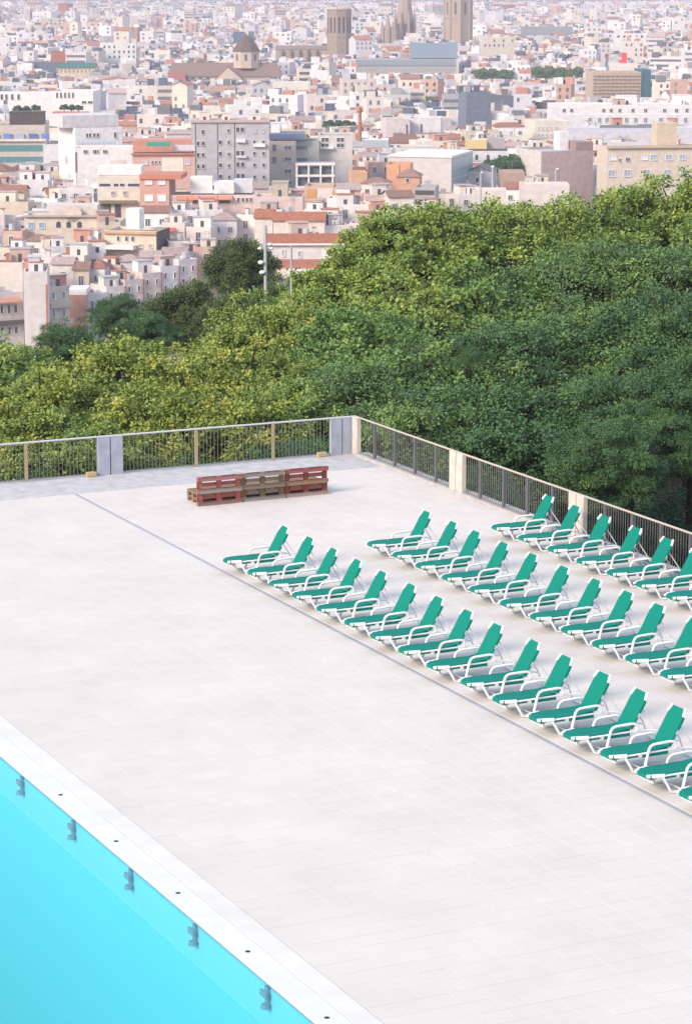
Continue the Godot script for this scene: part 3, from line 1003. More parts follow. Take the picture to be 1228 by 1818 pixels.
# ---------------------------------------------------------------- lamp masts among the trees
func masts() -> void:
	var list := [
		[471, 400, 130.0, "tall grey steel lamp mast with round white lamps beside the tall pine", [[-0.28, -1.15, 0.14], [0.3, -1.15, 0.12], [-0.22, -1.85, 0.20], [0.22, -0.95, 0.16], [-0.16, -2.35, 0.2]], 0.085],
		[517, 435, 140.0, "shorter grey lamp mast with flat white lamp in front of the long white house", [[0.45, -1.45, 0.28], [0.75, -1.5, 0.2]], 0.06],
		[859, 408, 131.0, "lone white globe lamp showing among the leaves of the bright wood", [[0.0, 0.12, 0.16]], 0.04],
		[874, 296, 700.0, "thin pale street lamp post in front of the slate roofed house", [[0.0, 0.0, 0.6]], 0.25],
		[853, 306, 690.0, "thin pale mast before the low white wall by the slate roofed house", [[0.3, 0.0, 0.4]], 0.2],
		[986, 300, 745.0, "small pale mast in front of the mauve windowless wall", [[0.5, 0.0, 0.5]], 0.22]]
	for e in list:
		var p := at(e[0], e[1], e[2])
		var base := Vector3(p.x, ground(e[2]), p.z)
		var h := p.y - base.y
		var t := thing("lamp_mast", e[3], "lamp mast", Transform3D(Basis(Vector3.UP, -YAW), base))
		var b := MB.new()
		b.col = Color(0.42, 0.43, 0.45)
		b.tube([Vector3(0, -0.5, 0), Vector3(0, h, 0)], [e[5] * 1.3, e[5]], 10)
		part("pole", b, M.steel, t)
		for q in e[4]:
			var a := MB.new()
			a.col = Color(0.42, 0.43, 0.45)
			if absf(q[0]) > 0.05:
				a.tube([Vector3(0, h + q[1], 0), Vector3(q[0], h + q[1] + 0.02, 0.05)], [0.03], 6)
				part("arm", a, M.steel, t)
			var sp := SphereMesh.new()
			sp.radius = q[2] * 0.8
			sp.height = q[2] * 1.1
			sp.radial_segments = 16
			sp.rings = 8
			put("lamp_head", sp, M.white_plastic, t, Transform3D(Basis.IDENTITY, Vector3(q[0], h + q[1], 0.08)))

# ---------------------------------------------------------------- the city: builders
const WHITE := Color(0.84, 0.82, 0.82)
const CREAM := Color(0.79, 0.72, 0.63)
const PALE := Color(0.77, 0.70, 0.67)
const PINK := Color(0.74, 0.65, 0.63)
const TAN := Color(0.52, 0.43, 0.34)
const GREY := Color(0.47, 0.47, 0.50)
const LILAC := Color(0.68, 0.67, 0.73)
const SALMON := Color(0.60, 0.31, 0.24)
const BRICK := Color(0.42, 0.15, 0.09)
const TERRA := Color(0.46, 0.20, 0.13)
const ROSE := Color(0.56, 0.42, 0.39)
const SLATE := Color(0.20, 0.20, 0.22)
const DARK := Color(0.085, 0.09, 0.105)
const BLUE := Color(0.10, 0.14, 0.22)
const TEAL := Color(0.08, 0.20, 0.21)
const GLASS := Color(0.20, 0.27, 0.31)

var pane_shapes := {}

func window_mesh(w: float, h: float, frame: Color, glass: Color) -> ArrayMesh:
	var key := "%.2f %.2f %s %s" % [w, h, frame, glass]
	if not pane_shapes.has(key):
		var b := MB.new()
		b.col = glass
		b.quad(Vector3(-w / 2, -h / 2, 0.03), Vector3(w / 2, -h / 2, 0.03), Vector3(w / 2, h / 2, 0.03), Vector3(-w / 2, h / 2, 0.03))
		b.col = frame
		var f := 0.12
		b.box(Vector3(-w / 2 - f, -h / 2 - f, -0.05), Vector3(-w / 2, h / 2 + f, 0.16))
		b.box(Vector3(w / 2, -h / 2 - f, -0.05), Vector3(w / 2 + f, h / 2 + f, 0.16))
		b.box(Vector3(-w / 2, h / 2, -0.05), Vector3(w / 2, h / 2 + f, 0.16))
		b.box(Vector3(-w / 2, -h / 2 - f, -0.05), Vector3(w / 2, -h / 2, 0.3))
		if w > 1.0 and w < 3.0:
			b.box(Vector3(-0.04, -h / 2, 0.0), Vector3(0.04, h / 2, 0.08))
		pane_shapes[key] = b.mesh()
	return pane_shapes[key]

func shell(b: MB, w: float, dp: float, h: float, wall: Color, roof: Color, parapet := 0.7) -> void:
	# four walls up to h, the terrace floor sunk behind a parapet; front at z = 0
	var x := w / 2
	b.col = wall
	b.quad(Vector3(-x, 0, 0), Vector3(x, 0, 0), Vector3(x, h, 0), Vector3(-x, h, 0))
	b.quad(Vector3(x, 0, -dp), Vector3(-x, 0, -dp), Vector3(-x, h, -dp), Vector3(x, h, -dp))
	b.quad(Vector3(x, 0, 0), Vector3(x, 0, -dp), Vector3(x, h, -dp), Vector3(x, h, 0))
	b.quad(Vector3(-x, 0, -dp), Vector3(-x, 0, 0), Vector3(-x, h, 0), Vector3(-x, h, -dp))
	var q := 0.3
	if parapet > 0.0:
		b.quad(Vector3(-x, h, 0), Vector3(x, h, 0), Vector3(x - q, h, -q), Vector3(-x + q, h, -q))
		b.quad(Vector3(x, h, -dp), Vector3(-x, h, -dp), Vector3(-x + q, h, -dp + q), Vector3(x - q, h, -dp + q))
		b.quad(Vector3(x, h, 0), Vector3(x, h, -dp), Vector3(x - q, h, -dp + q), Vector3(x - q, h, -q))
		b.quad(Vector3(-x, h, -dp), Vector3(-x, h, 0), Vector3(-x + q, h, -q), Vector3(-x + q, h, -dp + q))
		b.quad(Vector3(-x + q, h - parapet, -dp + q), Vector3(x - q, h - parapet, -dp + q), Vector3(x - q, h, -dp + q), Vector3(-x + q, h, -dp + q))
		b.quad(Vector3(x - q, h - parapet, -q), Vector3(x - q, h, -q), Vector3(x - q, h, -dp + q), Vector3(x - q, h - parapet, -dp + q))
		b.quad(Vector3(-x + q, h - parapet, -q), Vector3(-x + q, h - parapet, -dp + q), Vector3(-x + q, h, -dp + q), Vector3(-x + q, h, -q))

func terrace(b: MB, w: float, dp: float, h: float, roof: Color, parapet := 0.7) -> void:
	var x := w / 2 - 0.29
	b.col = roof
	var y := h - parapet
	b.quad(Vector3(-x, y, -0.29), Vector3(x, y, -0.29), Vector3(x, y, -dp + 0.29), Vector3(-x, y, -dp + 0.29))

func gable(b: MB, w: float, dp: float, h: float, rise: float, roof: Color, wall: Color, across := false) -> void:
	# pitched roof; ridge along x, or running back when across
	var x := w / 2 + 0.3
	var z0 := 0.4
	var z1 := -dp - 0.4
	b.col = roof
	var th := Vector3(0, 0.25, 0)
	if not across:
		var a := Vector3(-x, h, z0)
		var c := Vector3(x, h, z0)
		var r0 := Vector3(-x, h + rise, -dp / 2)
		var r1 := Vector3(x, h + rise, -dp / 2)
		b.quad(a + th, c + th, r1 + th, r0 + th)
		b.quad(Vector3(x, h, z1) + th, Vector3(-x, h, z1) + th, r0 + th, r1 + th)
		b.quad(a, c, c + th, a + th)
		b.col = wall
		b.tri(Vector3(-x + 0.3, h, -dp), Vector3(-x + 0.3, h, 0), r0 + Vector3(0.3, 0, 0))
		b.tri(Vector3(x - 0.3, h, 0), Vector3(x - 0.3, h, -dp), r1 - Vector3(0.3, 0, 0))
	else:
		var f := Vector3(0, h + rise, z0)
		var g := Vector3(0, h + rise, z1)
		b.quad(Vector3(x, h, z0) + th, Vector3(x, h, z1) + th, g + th, f + th)
		b.quad(Vector3(-x, h, z1) + th, Vector3(-x, h, z0) + th, f + th, g + th)
		b.quad(Vector3(-x, h, z0), f, f + th, Vector3(-x, h, z0) + th)
		b.quad(f, Vector3(x, h, z0), Vector3(x, h, z0) + th, f + th)
		b.col = wall
		b.tri(Vector3(-x + 0.3, h, 0), Vector3(x - 0.3, h, 0), Vector3(0, h + rise, 0))

func hip(b: MB, w: float, dp: float, h: float, rise: float, roof: Color) -> void:
	var x := w / 2 + 0.4
	var z0 := 0.4
	var z1 := -dp - 0.4
	var e := minf(x, dp / 2) * 0.8
	b.col = roof
	var r0 := Vector3(-x + e, h + rise, -dp / 2)
	var r1 := Vector3(x - e, h + rise, -dp / 2)
	b.quad(Vector3(-x, h, z0), Vector3(x, h, z0), r1, r0)
	b.quad(Vector3(x, h, z1), Vector3(-x, h, z1), r0, r1)
	b.tri(Vector3(x, h, z0), Vector3(x, h, z1), r1)
	b.tri(Vector3(-x, h, z1), Vector3(-x, h, z0), r0)

# a building set out from where its front stands: left and right edge, eaves, lowest visible line, distance
func building(called: String, label: String, x0: float, x1: float, yt: float, yb: float, d: float, dp: float, yaw: float, wall: Color, roof: Color, style := "flat") -> Dictionary:
	if wall.get_luminance() > 0.2 and d < 1200.0:      # lighter, nearer walls mixed toward a pale white
		wall = wall.lerp(Color(0.86, 0.835, 0.83), 0.2)
	var mid := (x0 + x1) / 2.0
	var top := at(mid, yt, d)
	var a := deg_to_rad(yaw)
	var w := (x1 - x0) / FOCAL * d / cos(a)
	var h := top.y - CITY_Y
	var t := thing(called, label, "building", Transform3D(Basis(Vector3.UP, -YAW + a), Vector3(top.x, CITY_Y, top.z)))
	var b := MB.new()
	shell(b, w, dp, h, wall, roof, 0.7 if style == "flat" else 0.0)
	part("wall", b, M.plaster, t)
	var r := MB.new()
	if style == "flat": terrace(r, w, dp, h, roof)
	elif style == "gable": gable(r, w, dp, h, minf(dp * 0.18, 2.6), roof, wall)
	elif style == "gable_across": gable(r, w, dp, h, w * 0.2, roof, wall, true)
	else: hip(r, w, dp, h, minf(dp * 0.2, 3.0), roof)
	part("roof", r, M.roof_cover, t)
	var s := dp * sin(absf(a)) / d * FOCAL
	named_boxes.append([x0 - (s if yaw > 0 else 0.0), x1 + (s if yaw < 0 else 0.0), yt, yb, d, d + dp, label])
	return {"t": t, "w": w, "h": h, "dp": dp, "d": d, "mid": mid, "yt": yt, "k": d / FOCAL, "cos": cos(a), "wall": wall, "roof": roof}

func fx(o: Dictionary, px: float) -> float:
	return (px - o.mid) * o.k / o.cos

func fy(o: Dictionary, py: float) -> float:
	return o.h - (py - o.yt) * o.k

func windows(o: Dictionary, xs: Array, ys: Array, wp: float, hp: float, frame := Color(0.66, 0.64, 0.62), glass := DARK, called := "window") -> void:
	var m := window_mesh(wp * o.k, hp * o.k, frame, glass)
	for y in ys:
		for x in xs:
			put(called, m, M.pane, o.t, Transform3D(Basis.IDENTITY, Vector3(fx(o, x), fy(o, y), 0.0)))

func side_windows(o: Dictionary, right: bool, n: int, ys: Array, w: float, h: float, frame := Color(0.62, 0.6, 0.58), glass := DARK) -> void:
	var m := window_mesh(w, h, frame, glass)
	var sg := 1.0 if right else -1.0
	for y in ys:
		for i in n:
			put("window", m, M.pane, o.t, Transform3D(Basis(Vector3.UP, sg * PI / 2), Vector3(sg * o.w / 2, fy(o, y), -o.dp * (i + 0.5) / n)))

func slab_on(o: Dictionary, called: String, xa: float, xb: float, ya: float, yb: float, z0: float, z1: float, c: Color, m: Material = null) -> void:
	# a box on or in front of the front: picture columns and rows, depth in metres
	var b := MB.new()
	b.col = c
	b.box(Vector3(fx(o, xa), fy(o, yb), z0), Vector3(fx(o, xb), fy(o, ya), z1))
	part(called, b, m if m else M.plaster, o.t)

func hut(o: Dictionary, xa: float, xb: float, ht: float, back: float, dd: float, c: Color, called := "roof_hut") -> void:
	var b := MB.new()
	b.col = c
	b.box(Vector3(fx(o, xa), o.h - 0.75, -back - dd), Vector3(fx(o, xb), o.h + ht, -back), false)
	b.col = c * 0.9
	b.box(Vector3(fx(o, xa) - 0.15, o.h + ht, -back - dd - 0.15), Vector3(fx(o, xb) + 0.15, o.h + ht + 0.2, -back + 0.15))
	b.col = DARK
	var q := (fx(o, xa) + fx(o, xb)) / 2
	b.box(Vector3(q - 0.4, o.h - 0.7, -back), Vector3(q + 0.4, o.h + minf(ht - 0.4, 1.3), -back + 0.05))
	part(called, b, M.plaster, o.t)

func clutter(o: Dictionary, g: RandomNumberGenerator, n: int) -> void:
	# what stands on a terrace: stair heads, chimneys, tanks, aerials
	for i in n:
		var x := g.randf_range(-o.w / 2 + 1.2, o.w / 2 - 1.2)
		var z := -g.randf_range(1.2, maxf(1.4, o.dp - 1.5))
		var b := MB.new()
		var y: float = o.h - 0.72
		var kind := g.randi() % 5
		var named := "chimney"
		if kind <= 1:
			b.col = [WHITE, CREAM, PALE, ROSE, SALMON][g.randi() % 5]
			var a := g.randf_range(1.2, 2.2)
			var e := g.randf_range(2.0, 3.2)
			b.box(Vector3(x - a, y, z - 1.4), Vector3(x + a, y + e, z + 1.2), false)
			b.col = [TERRA, ROSE, GREY][g.randi() % 3]
			b.box(Vector3(x - a - 0.2, y + e, z - 1.6), Vector3(x + a + 0.2, y + e + 0.18, z + 1.4))
			b.col = DARK
			b.box(Vector3(x - 0.4, y, z + 1.2), Vector3(x + 0.4, y + 1.9, z + 1.24))
			named = "stair_head"
		elif kind == 2:
			b.col = [PALE, TERRA, WHITE][g.randi() % 3]
			b.box(Vector3(x - 0.35, y, z - 0.35), Vector3(x + 0.35, y + 2.0, z + 0.35), false)
			b.col = TERRA
			b.box(Vector3(x - 0.45, y + 2.0, z - 0.45), Vector3(x + 0.45, y + 2.2, z + 0.45))
		elif kind == 3:
			b.col = Color(0.55, 0.56, 0.58)
			b.prism(Vector3(x, 0, z), 0.7, 0.7, y + 0.5, y + 1.9, 10)
			b.box(Vector3(x - 0.4, y, z - 0.4), Vector3(x + 0.4, y + 0.5, z + 0.4), false)
			named = "water_tank"
		else:
			b.col = Color(0.35, 0.35, 0.36)
			b.box(Vector3(x - 0.05, y, z - 0.05), Vector3(x + 0.05, y + 4.0, z + 0.05), false)
			for q in 3:
				b.box(Vector3(x - 0.7, y + 3.0 + q * 0.35, z - 0.03), Vector3(x + 0.7, y + 3.05 + q * 0.35, z + 0.03))
			named = "aerial"
		part(named, b, M.plaster, o.t)

func awning(o: Dictionary, xa: float, xb: float, py: float, c: Color) -> void:
	var b := MB.new()
	b.col = c
	var y := fy(o, py)
	var p := fx(o, xa)
	var q := fx(o, xb)
	b.quad(Vector3(p, y - 0.7, 1.6), Vector3(q, y - 0.7, 1.6), Vector3(q, y, 0.02), Vector3(p, y, 0.02))
	b.quad(Vector3(p, y - 1.0, 1.6), Vector3(q, y - 1.0, 1.6), Vector3(q, y - 0.7, 1.6), Vector3(p, y - 0.7, 1.6))
	part("awning", b, M.plain, o.t)

# ---------------------------------------------------------------- the city: buildings one can point to
func named_houses() -> void:
	var o: Dictionary
	var g := RandomNumberGenerator.new()
	g.seed = 77
	# grey apartment block
	o = building("apartment_block", "tall grey concrete apartment block with dark grooves between its flat bays", 340, 477, 217, 335, 720, 14, 2, Color(0.40, 0.41, 0.45), PINK)
	windows(o, [361], [234], 5, 7)
	windows(o, [352, 361], [254, 274, 294, 314, 332], 5, 7)
	windows(o, [391], [252, 272, 292, 312], 6, 7)
	windows(o, [406], [232, 252, 273, 293, 313], 4, 6)
	windows(o, [422, 430], [230, 271, 291, 311], 6, 8)
	windows(o, [451, 467], [252, 272, 292, 313], 5, 6)
	windows(o, [452, 466], [232], 4, 6, Color(0.55, 0.55, 0.57), GREY)
	for x in [348.0, 386.5, 416.5]:
		slab_on(o, "groove", x - 0.9, x + 0.9, 219, 520, -0.5, 0.04, Color(0.13, 0.14, 0.16))
	slab_on(o, "balcony", 419, 435, 246, 252, 0.0, 0.9, WHITE)
	slab_on(o, "balcony", 449, 470, 254, 260, 0.0, 0.9, WHITE)
	slab_on(o, "balcony", 419, 437, 275, 279, 0.0, 0.9, LILAC)
	slab_on(o, "cornice", 339, 478, 214, 217.5, -14.0, 0.5, ROSE)
	hut(o, 355, 372, 2.6, 3, 4, PINK)
	hut(o, 395, 408, 2.2, 3, 4, CREAM)
	hut(o, 440, 462, 1.8, 4, 4, PALE)
	# cream block with blue terrace beside it
	o = building("apartment_block", "cream and grey block with a dark blue roof terrace beside the tall grey one", 478, 525, 250, 330, 742, 14, 0, Color(0.62, 0.54, 0.43), BLUE)
	windows(o, [511], [262, 282, 303, 323], 12, 6, CREAM, Color(0.13, 0.17, 0.24))
	windows(o, [487], [262, 283], 6, 10, TAN, Color(0.18, 0.2, 0.2))
	slab_on(o, "terrace_screen", 478, 540, 238, 248, -13.0, 0.3, Color(0.16, 0.21, 0.31))
	hut(o, 480, 496, 4.5, 6, 5, WHITE)
	o = building("apartment_block", "olive grey block with white edged openings right of the cream and grey one", 525, 566, 250, 290, 744, 12, 0, Color(0.40, 0.41, 0.38), GREY)
	windows(o, [531, 541], [262, 283], 9, 6, GREY, Color(0.14, 0.17, 0.23))
	o = building("apartment_block", "pale block with dark roof and rounded balcony openings above the white balcony grid", 566, 625, 240, 290, 748, 14, 0, Color(0.62, 0.58, 0.55), BLUE)
	windows(o, [577, 604], [248, 258], 13, 7, WHITE, Color(0.10, 0.10, 0.12))
	slab_on(o, "balcony", 568, 592, 260, 264, 0.0, 1.2, WHITE)
	o = building("apartment_block", "white balcony grid with six dark openings in front of the olive grey block", 525, 594, 290, 345, 726, 6, 0, Color(0.5, 0.5, 0.5), WHITE)
	for r in 3:
		for c in 3:
			slab_on(o, "opening", 529 + c * 21, 547 + c * 21, 296 + r * 20, 312 + r * 20, -0.4, 0.06, Color(0.12, 0.14, 0.17))
	for c in 4:
		slab_on(o, "post", 525.5 + c * 21, 528.5 + c * 21, 291, 360, 0.0, 1.2, WHITE)
	for r in 4:
		slab_on(o, "floor_slab", 525, 594, 289.5 + r * 20, 293 + r * 20, -0.2, 1.3, WHITE)
	# white stepped building
	o = building("building", "big white stepped building with a pink round emblem on its blank side", 136, 215, 226, 310, 765, 16, 24, WHITE, Color(0.6, 0.57, 0.57))
	windows(o, [156, 161, 168, 174], [239.5], 4, 6)
	windows(o, [203], [240], 4, 9)
	slab_on(o, "roof_block", 118, 212, 205, 226, -14.0, -1.5, Color(0.68, 0.66, 0.66))
	var em := MB.new()
	em.col = Color(0.70, 0.36, 0.40)
	em.t = Transform3D(Basis(Vector3.UP, -PI / 2) * Basis(Vector3.RIGHT, PI / 2), Vector3(-o.w / 2 - 0.02, fy(o, 285), -8.5))
	em.prism(Vector3.ZERO, 1.25, 1.25, 0.0, 0.06, 20)
	part("emblem", em, M.plain, o.t)
	o = building("building", "lower white wing with a long ledge in front of the stepped white building", 138, 238, 262, 312, 748, 10, 6, WHITE, WHITE)
	windows(o, [153, 169, 172, 187], [262 + 7], 7, 5)
	slab_on(o, "ledge", 140, 205, 254, 256, -6.0, 0.8, Color(0.45, 0.5, 0.52))
	slab_on(o, "stair_slot", 134.5, 138, 270, 305, -0.2, 0.1, Color(0.2, 0.2, 0.22))
	slab_on(o, "shutter", 196, 222, 284, 292, 0.0, 0.12, CREAM)
	# banded offices at the picture's edge
	o = building("office_building", "banded office building with teal glass strips and blue things on its terrace", -90, 78, 222, 305, 852, 22, 3, Color(0.53, 0.45, 0.40), TAN)
	for r in [[257, 268], [277, 287], [297, 304]]:
		slab_on(o, "glass_strip", -89, 76, r[0], r[1], -0.1, 0.05, Color(0.10, 0.24, 0.27), M.pane)
	for k in 7:
		slab_on(o, "terrace_screen", -60 + k * 22, -46 + k * 22, 237, 246, 0.1, 0.7, [Color(0.15, 0.28, 0.62), Color(0.42, 0.48, 0.62), Color(0.12, 0.2, 0.4)][k % 3])
	slab_on(o, "ledge", -90, 80, 246, 250, -0.2, 0.9, CREAM)
	hut(o, 15, 75, 3.6, 5, 9, Color(0.10, 0.08, 0.08), "dark_roof_shed")
	o = building("office_building", "plain pale stair tower at the end of the banded office building", 77, 104, 256, 305, 846, 10, 0, LILAC, GREY)
	# long white building behind
	o = building("building", "long white building with a row of tall dark windows at the picture's edge", -60, 95, 165, 195, 1120, 14, 3, WHITE, Color(0.55, 0.5, 0.5))
	windows(o, [4, 12, 22, 33], [164 + 8], 4, 9)
	windows(o, [10], [181], 6, 7)
	o = building("building", "white wing with five dark slit windows and a roof garden", 92, 165, 162, 196, 1090, 18, -4, WHITE, Color(0.6, 0.58, 0.57))
	windows(o, [102, 109, 116, 123, 130], [169], 3, 9)
	windows(o, [149, 160], [181], 8, 4)
	# brick red house with terraces
	o = building("apartment_block", "salmon brick house with stepped terraces and a green awning", 236, 345, 274, 312, 692, 12, 3, SALMON, ROSE)
	windows(o, [271, 277, 284], [288], 3, 5)
	windows(o, [258, 332], [288], 8, 7, PALE, GREY)
	windows(o, [295], [296], 4, 14, CREAM, DARK)
	slab_on(o, "pale_panel", 287, 325, 280, 310, 0.0, 0.1, CREAM)
	slab_on(o, "terrace_room", 236, 340, 250, 272, -11.0, -4.0, Color(0.62, 0.30, 0.24))
	awning(o, 262, 303, 252, Color(0.02, 0.25, 0.17))
	slab_on(o, "white_railing", 308, 345, 258, 268, -1.0, -0.6, LILAC)
	slab_on(o, "cornice", 234, 346, 272, 275, -1.0, 0.6, TERRA)
	o = building("apartment_block", "orange brick block with pairs of white windows below the stepped salmon house", 249, 300, 318, 375, 640, 12, -4, Color(0.58, 0.26, 0.18), TERRA)
	windows(o, [264, 287], [324], 12, 6, PALE, LILAC)
	windows(o, [264, 287], [351], 13, 10, WHITE, WHITE)
	windows(o, [265, 290], [373], 12, 5, BRICK, Color(0.25, 0.12, 0.09))
	slab_on(o, "parapet", 248, 322, 310, 318, -11.0, 0.5, Color(0.56, 0.23, 0.15))
	# cream house with dark strip windows
	o = building("house", "white and cream house with a strip of dark windows above a planted balcony", 173, 248, 312, 392, 652, 12, 0, Color(0.70, 0.65, 0.55), WHITE)
	for e in [[177, 196], [202, 210], [213, 221], [227, 247]]:
		slab_on(o, "window", e[0], e[1], 326, 330.5, -0.1, 0.06, Color(0.06, 0.08, 0.13), M.pane)
	windows(o, [201, 222], [343], 7, 7, PALE, Color(0.34, 0.28, 0.28))
	slab_on(o, "balcony", 176, 242, 355, 360, 0.0, 1.4, Color(0.25, 0.2, 0.13))
	slab_on(o, "opening", 176, 196, 362, 390, -0.2, 0.06, Color(0.16, 0.12, 0.12))
	slab_on(o, "opening", 203, 214, 362, 385, -0.2, 0.06, Color(0.10, 0.09, 0.1))
	slab_on(o, "upper_storey", 173, 250, 297, 312, -10.0, -1.5, WHITE)
	# pink long house with awnings
	o = building("house", "long pale pink house with four orange awnings", 300, 452, 346, 370, 640, 10, 2, Color(0.70, 0.52, 0.49), PINK)
	for e in [[313, 333], [334, 354], [360, 386], [387, 412]]:
		awning(o, e[0], e[1], 347, Color(0.60, 0.24, 0.13))
		slab_on(o, "window", e[0] + 2, e[1] - 4, 354, 361, -0.1, 0.05, DARK, M.pane)
	windows(o, [423, 431, 438, 445], [355], 4, 7)
	slab_on(o, "roof_room", 338, 377, 317, 345, -9.0, -3.0, WHITE)
	slab_on(o, "roof_room", 378, 415, 325, 345, -9.0, -2.0, WHITE)
	slab_on(o, "roof_room", 416, 448, 322, 345, -9.0, -4.0, LILAC)
	windows(o, [379], [333], 3, 8, WHITE, BLUE)
	o = building("house", "blank pink wall house between the orange awnings and the red tiled roof", 452, 537, 349, 380, 634, 10, -2, Color(0.66, 0.47, 0.43), PINK)
	hut(o, 481, 509, 3.0, 4, 5, Color(0.52, 0.44, 0.36))
	o = building("house", "small ochre plastered house with orange panels behind the red tiled roof", 540, 612, 330, 355, 668, 10, -5, Color(0.52, 0.36, 0.24), TAN)
	slab_on(o, "panel", 545, 562, 336, 352, 0.0, 0.1, Color(0.66, 0.33, 0.14))
	slab_on(o, "panel", 592, 610, 338, 352, 0.0, 0.1, Color(0.66, 0.33, 0.14))
	slab_on(o, "panel", 563, 590, 334, 352, 0.0, 0.08, PALE)
	# white house with red roof
	o = building("house", "white house with a low red tiled roof and one shuttered window", 485, 576, 393, 418, 604, 9, -3, Color(0.72, 0.64, 0.60), Color(0.52, 0.19, 0.10), "gable")
	windows(o, [535], [406], 12, 6, PALE, Color(0.5, 0.4, 0.38))
	o = building("house", "narrow white house end joined to the red tiled one", 452, 484, 388, 420, 606, 9, -3, Color(0.72, 0.64, 0.60), Color(0.52, 0.19, 0.10), "gable")
	o = building("house", "long white house with red tiled roof, two blue doors and a teal shutter", 470, 655, 435, 470, 566, 10, 1, Color(0.68, 0.66, 0.68), Color(0.50, 0.17, 0.09), "gable")
	windows(o, [503], [449], 5, 11, WHITE, Color(0.42, 0.46, 0.54))
	windows(o, [532], [451], 6, 10, WHITE, Color(0.38, 0.38, 0.44))
	slab_on(o, "shutter", 593, 631, 442, 456, 0.0, 0.12, Color(0.10, 0.30, 0.28))
	slab_on(o, "garage_door", 571, 592, 441, 458, 0.0, 0.1, WHITE)
	slab_on(o, "gutter", 474, 652, 432, 435, 0.2, 0.7, WHITE)
	slab_on(o, "brick_base", 486, 655, 460, 474, 0.0, 3.0, Color(0.45, 0.19, 0.14))
	slab_on(o, "pale_ledge", 486, 655, 474, 490, 0.0, 4.0, CREAM)
	# ochre house with dark gable wall
	o = building("house", "cream house with ochre cornice and a dark blank end wall", 185, 278, 410, 452, 602, 11, -12, Color(0.68, 0.58, 0.44), ROSE)
	windows(o, [210, 225, 236], [424], 5, 8)
	windows(o, [250, 268], [436], 7, 6, PALE, Color(0.35, 0.33, 0.33))
	slab_on(o, "cornice", 184, 279, 411, 415, -0.2, 0.7, Color(0.60, 0.36, 0.20))
	slab_on(o, "tented_terrace", 182, 243, 434, 441, 0.2, 3.0, WHITE)
	slab_on(o, "stair_tower", 222, 246, 372, 408, -5.0, -1.0, WHITE)
	var dk := MB.new()
	dk.col = Color(0.11, 0.08, 0.08)
	dk.box(Vector3(o.w / 2, 0, -11.0), Vector3(o.w / 2 + 0.12, o.h - 0.1, 0.0))
	part("end_wall", dk, M.plaster, o.t)
	# cream house with arches and pediment
	o = building("house", "cream house with arched windows under a small rounded pediment", 44, 174, 384, 412, 628, 10, 0, Color(0.66, 0.56, 0.46), PINK)
	for x in [104, 122, 141]:
		slab_on(o, "window", x - 4, x + 4, 397, 404, -0.1, 0.06, Color(0.07, 0.08, 0.1), M.pane)
		var ar := MB.new()
		ar.col = Color(0.07, 0.08, 0.1)
		ar.t = Transform3D(Basis(Vector3.RIGHT, PI / 2), Vector3(fx(o, x), fy(o, 397), -0.1))
		ar.prism(Vector3.ZERO, 4 * o.k, 4 * o.k, 0.0, 0.155, 16)
		part("arch_head", ar, M.pane, o.t)
	windows(o, [56, 75], [400], 9, 10, PALE, Color(0.2, 0.35, 0.5))
	slab_on(o, "cornice", 43, 175, 382, 385, -0.2, 0.7, Color(0.5, 0.42, 0.38))
	var pd := MB.new()
	pd.col = Color(0.70, 0.58, 0.52)
	pd.t = Transform3D(Basis(Vector3.RIGHT, PI / 2), Vector3(fx(o, 130), fy(o, 380), -0.5))
	pd.prism(Vector3.ZERO, 15 * o.k, 15 * o.k, 0.0, 0.5, 24)
	part("pediment", pd, M.plaster, o.t)
	slab_on(o, "upper_storey", 86, 172, 366, 383, -9.0, -1.6, Color(0.70, 0.62, 0.58))
	# houses of the street that runs away beside the pines
	o = building("house", "plain tall pale house wall at the picture's edge, left of the street", -40, 40, 466, 510, 566, 12, 0, Color(0.76, 0.68, 0.61), TERRA)
	clutter(o, g, 4)
	o = building("house", "balconied house with shuttered windows cut by the picture's edge", -50, 38, 520, 600, 548, 10, 28, Color(0.64, 0.59, 0.58), LILAC)
	clutter(o, g, 4)
	windows(o, [2, 14, 25], [550], 5, 14)
	windows(o, [2, 14, 25], [588], 5, 12)
	slab_on(o, "balcony", -45, 38, 570, 577, 0.0, 1.2, Color(0.12, 0.11, 0.12))
	awning(o, -20, 30, 530, Color(0.5, 0.24, 0.18))
	o = building("house", "tall blank pale house with a brick coloured edge at the street corner", 42, 84, 482, 590, 545, 10, 4, Color(0.70, 0.65, 0.63), LILAC)
	clutter(o, g, 3)
	slab_on(o, "brick_edge", 80.5, 84, 505, 640, 0.0, 0.15, Color(0.5, 0.2, 0.12))
	hut(o, 50, 70, 2.6, 3, 4, LILAC)
	o = building("house", "cream house with two long balconies next to the street corner", 88, 122, 508, 590, 556, 8, 32, Color(0.66, 0.57, 0.46), PALE)
	clutter(o, g, 3)
	windows(o, [95, 112], [524, 556], 6, 12, WHITE, Color(0.25, 0.3, 0.36))
	slab_on(o, "balcony", 87, 123, 536, 545, 0.0, 1.3, Color(0.60, 0.55, 0.45))
	slab_on(o, "balcony", 87, 123, 566, 575, 0.0, 1.3, Color(0.60, 0.55, 0.45))
	o = building("house", "house with a windowless orange brick end wall facing the trees", 122, 153, 524, 570, 568, 12, 0, Color(0.47, 0.15, 0.08), CREAM)
	slab_on(o, "white_cap", 121, 154, 514, 524, -8.0, 0.2, WHITE)
	o = building("house", "grey white house with tall windows in the receding street row", 155, 192, 520, 560, 572, 14, 32, Color(0.58, 0.56, 0.60), LILAC)
	windows(o, [164, 176, 186], [540], 5, 12)
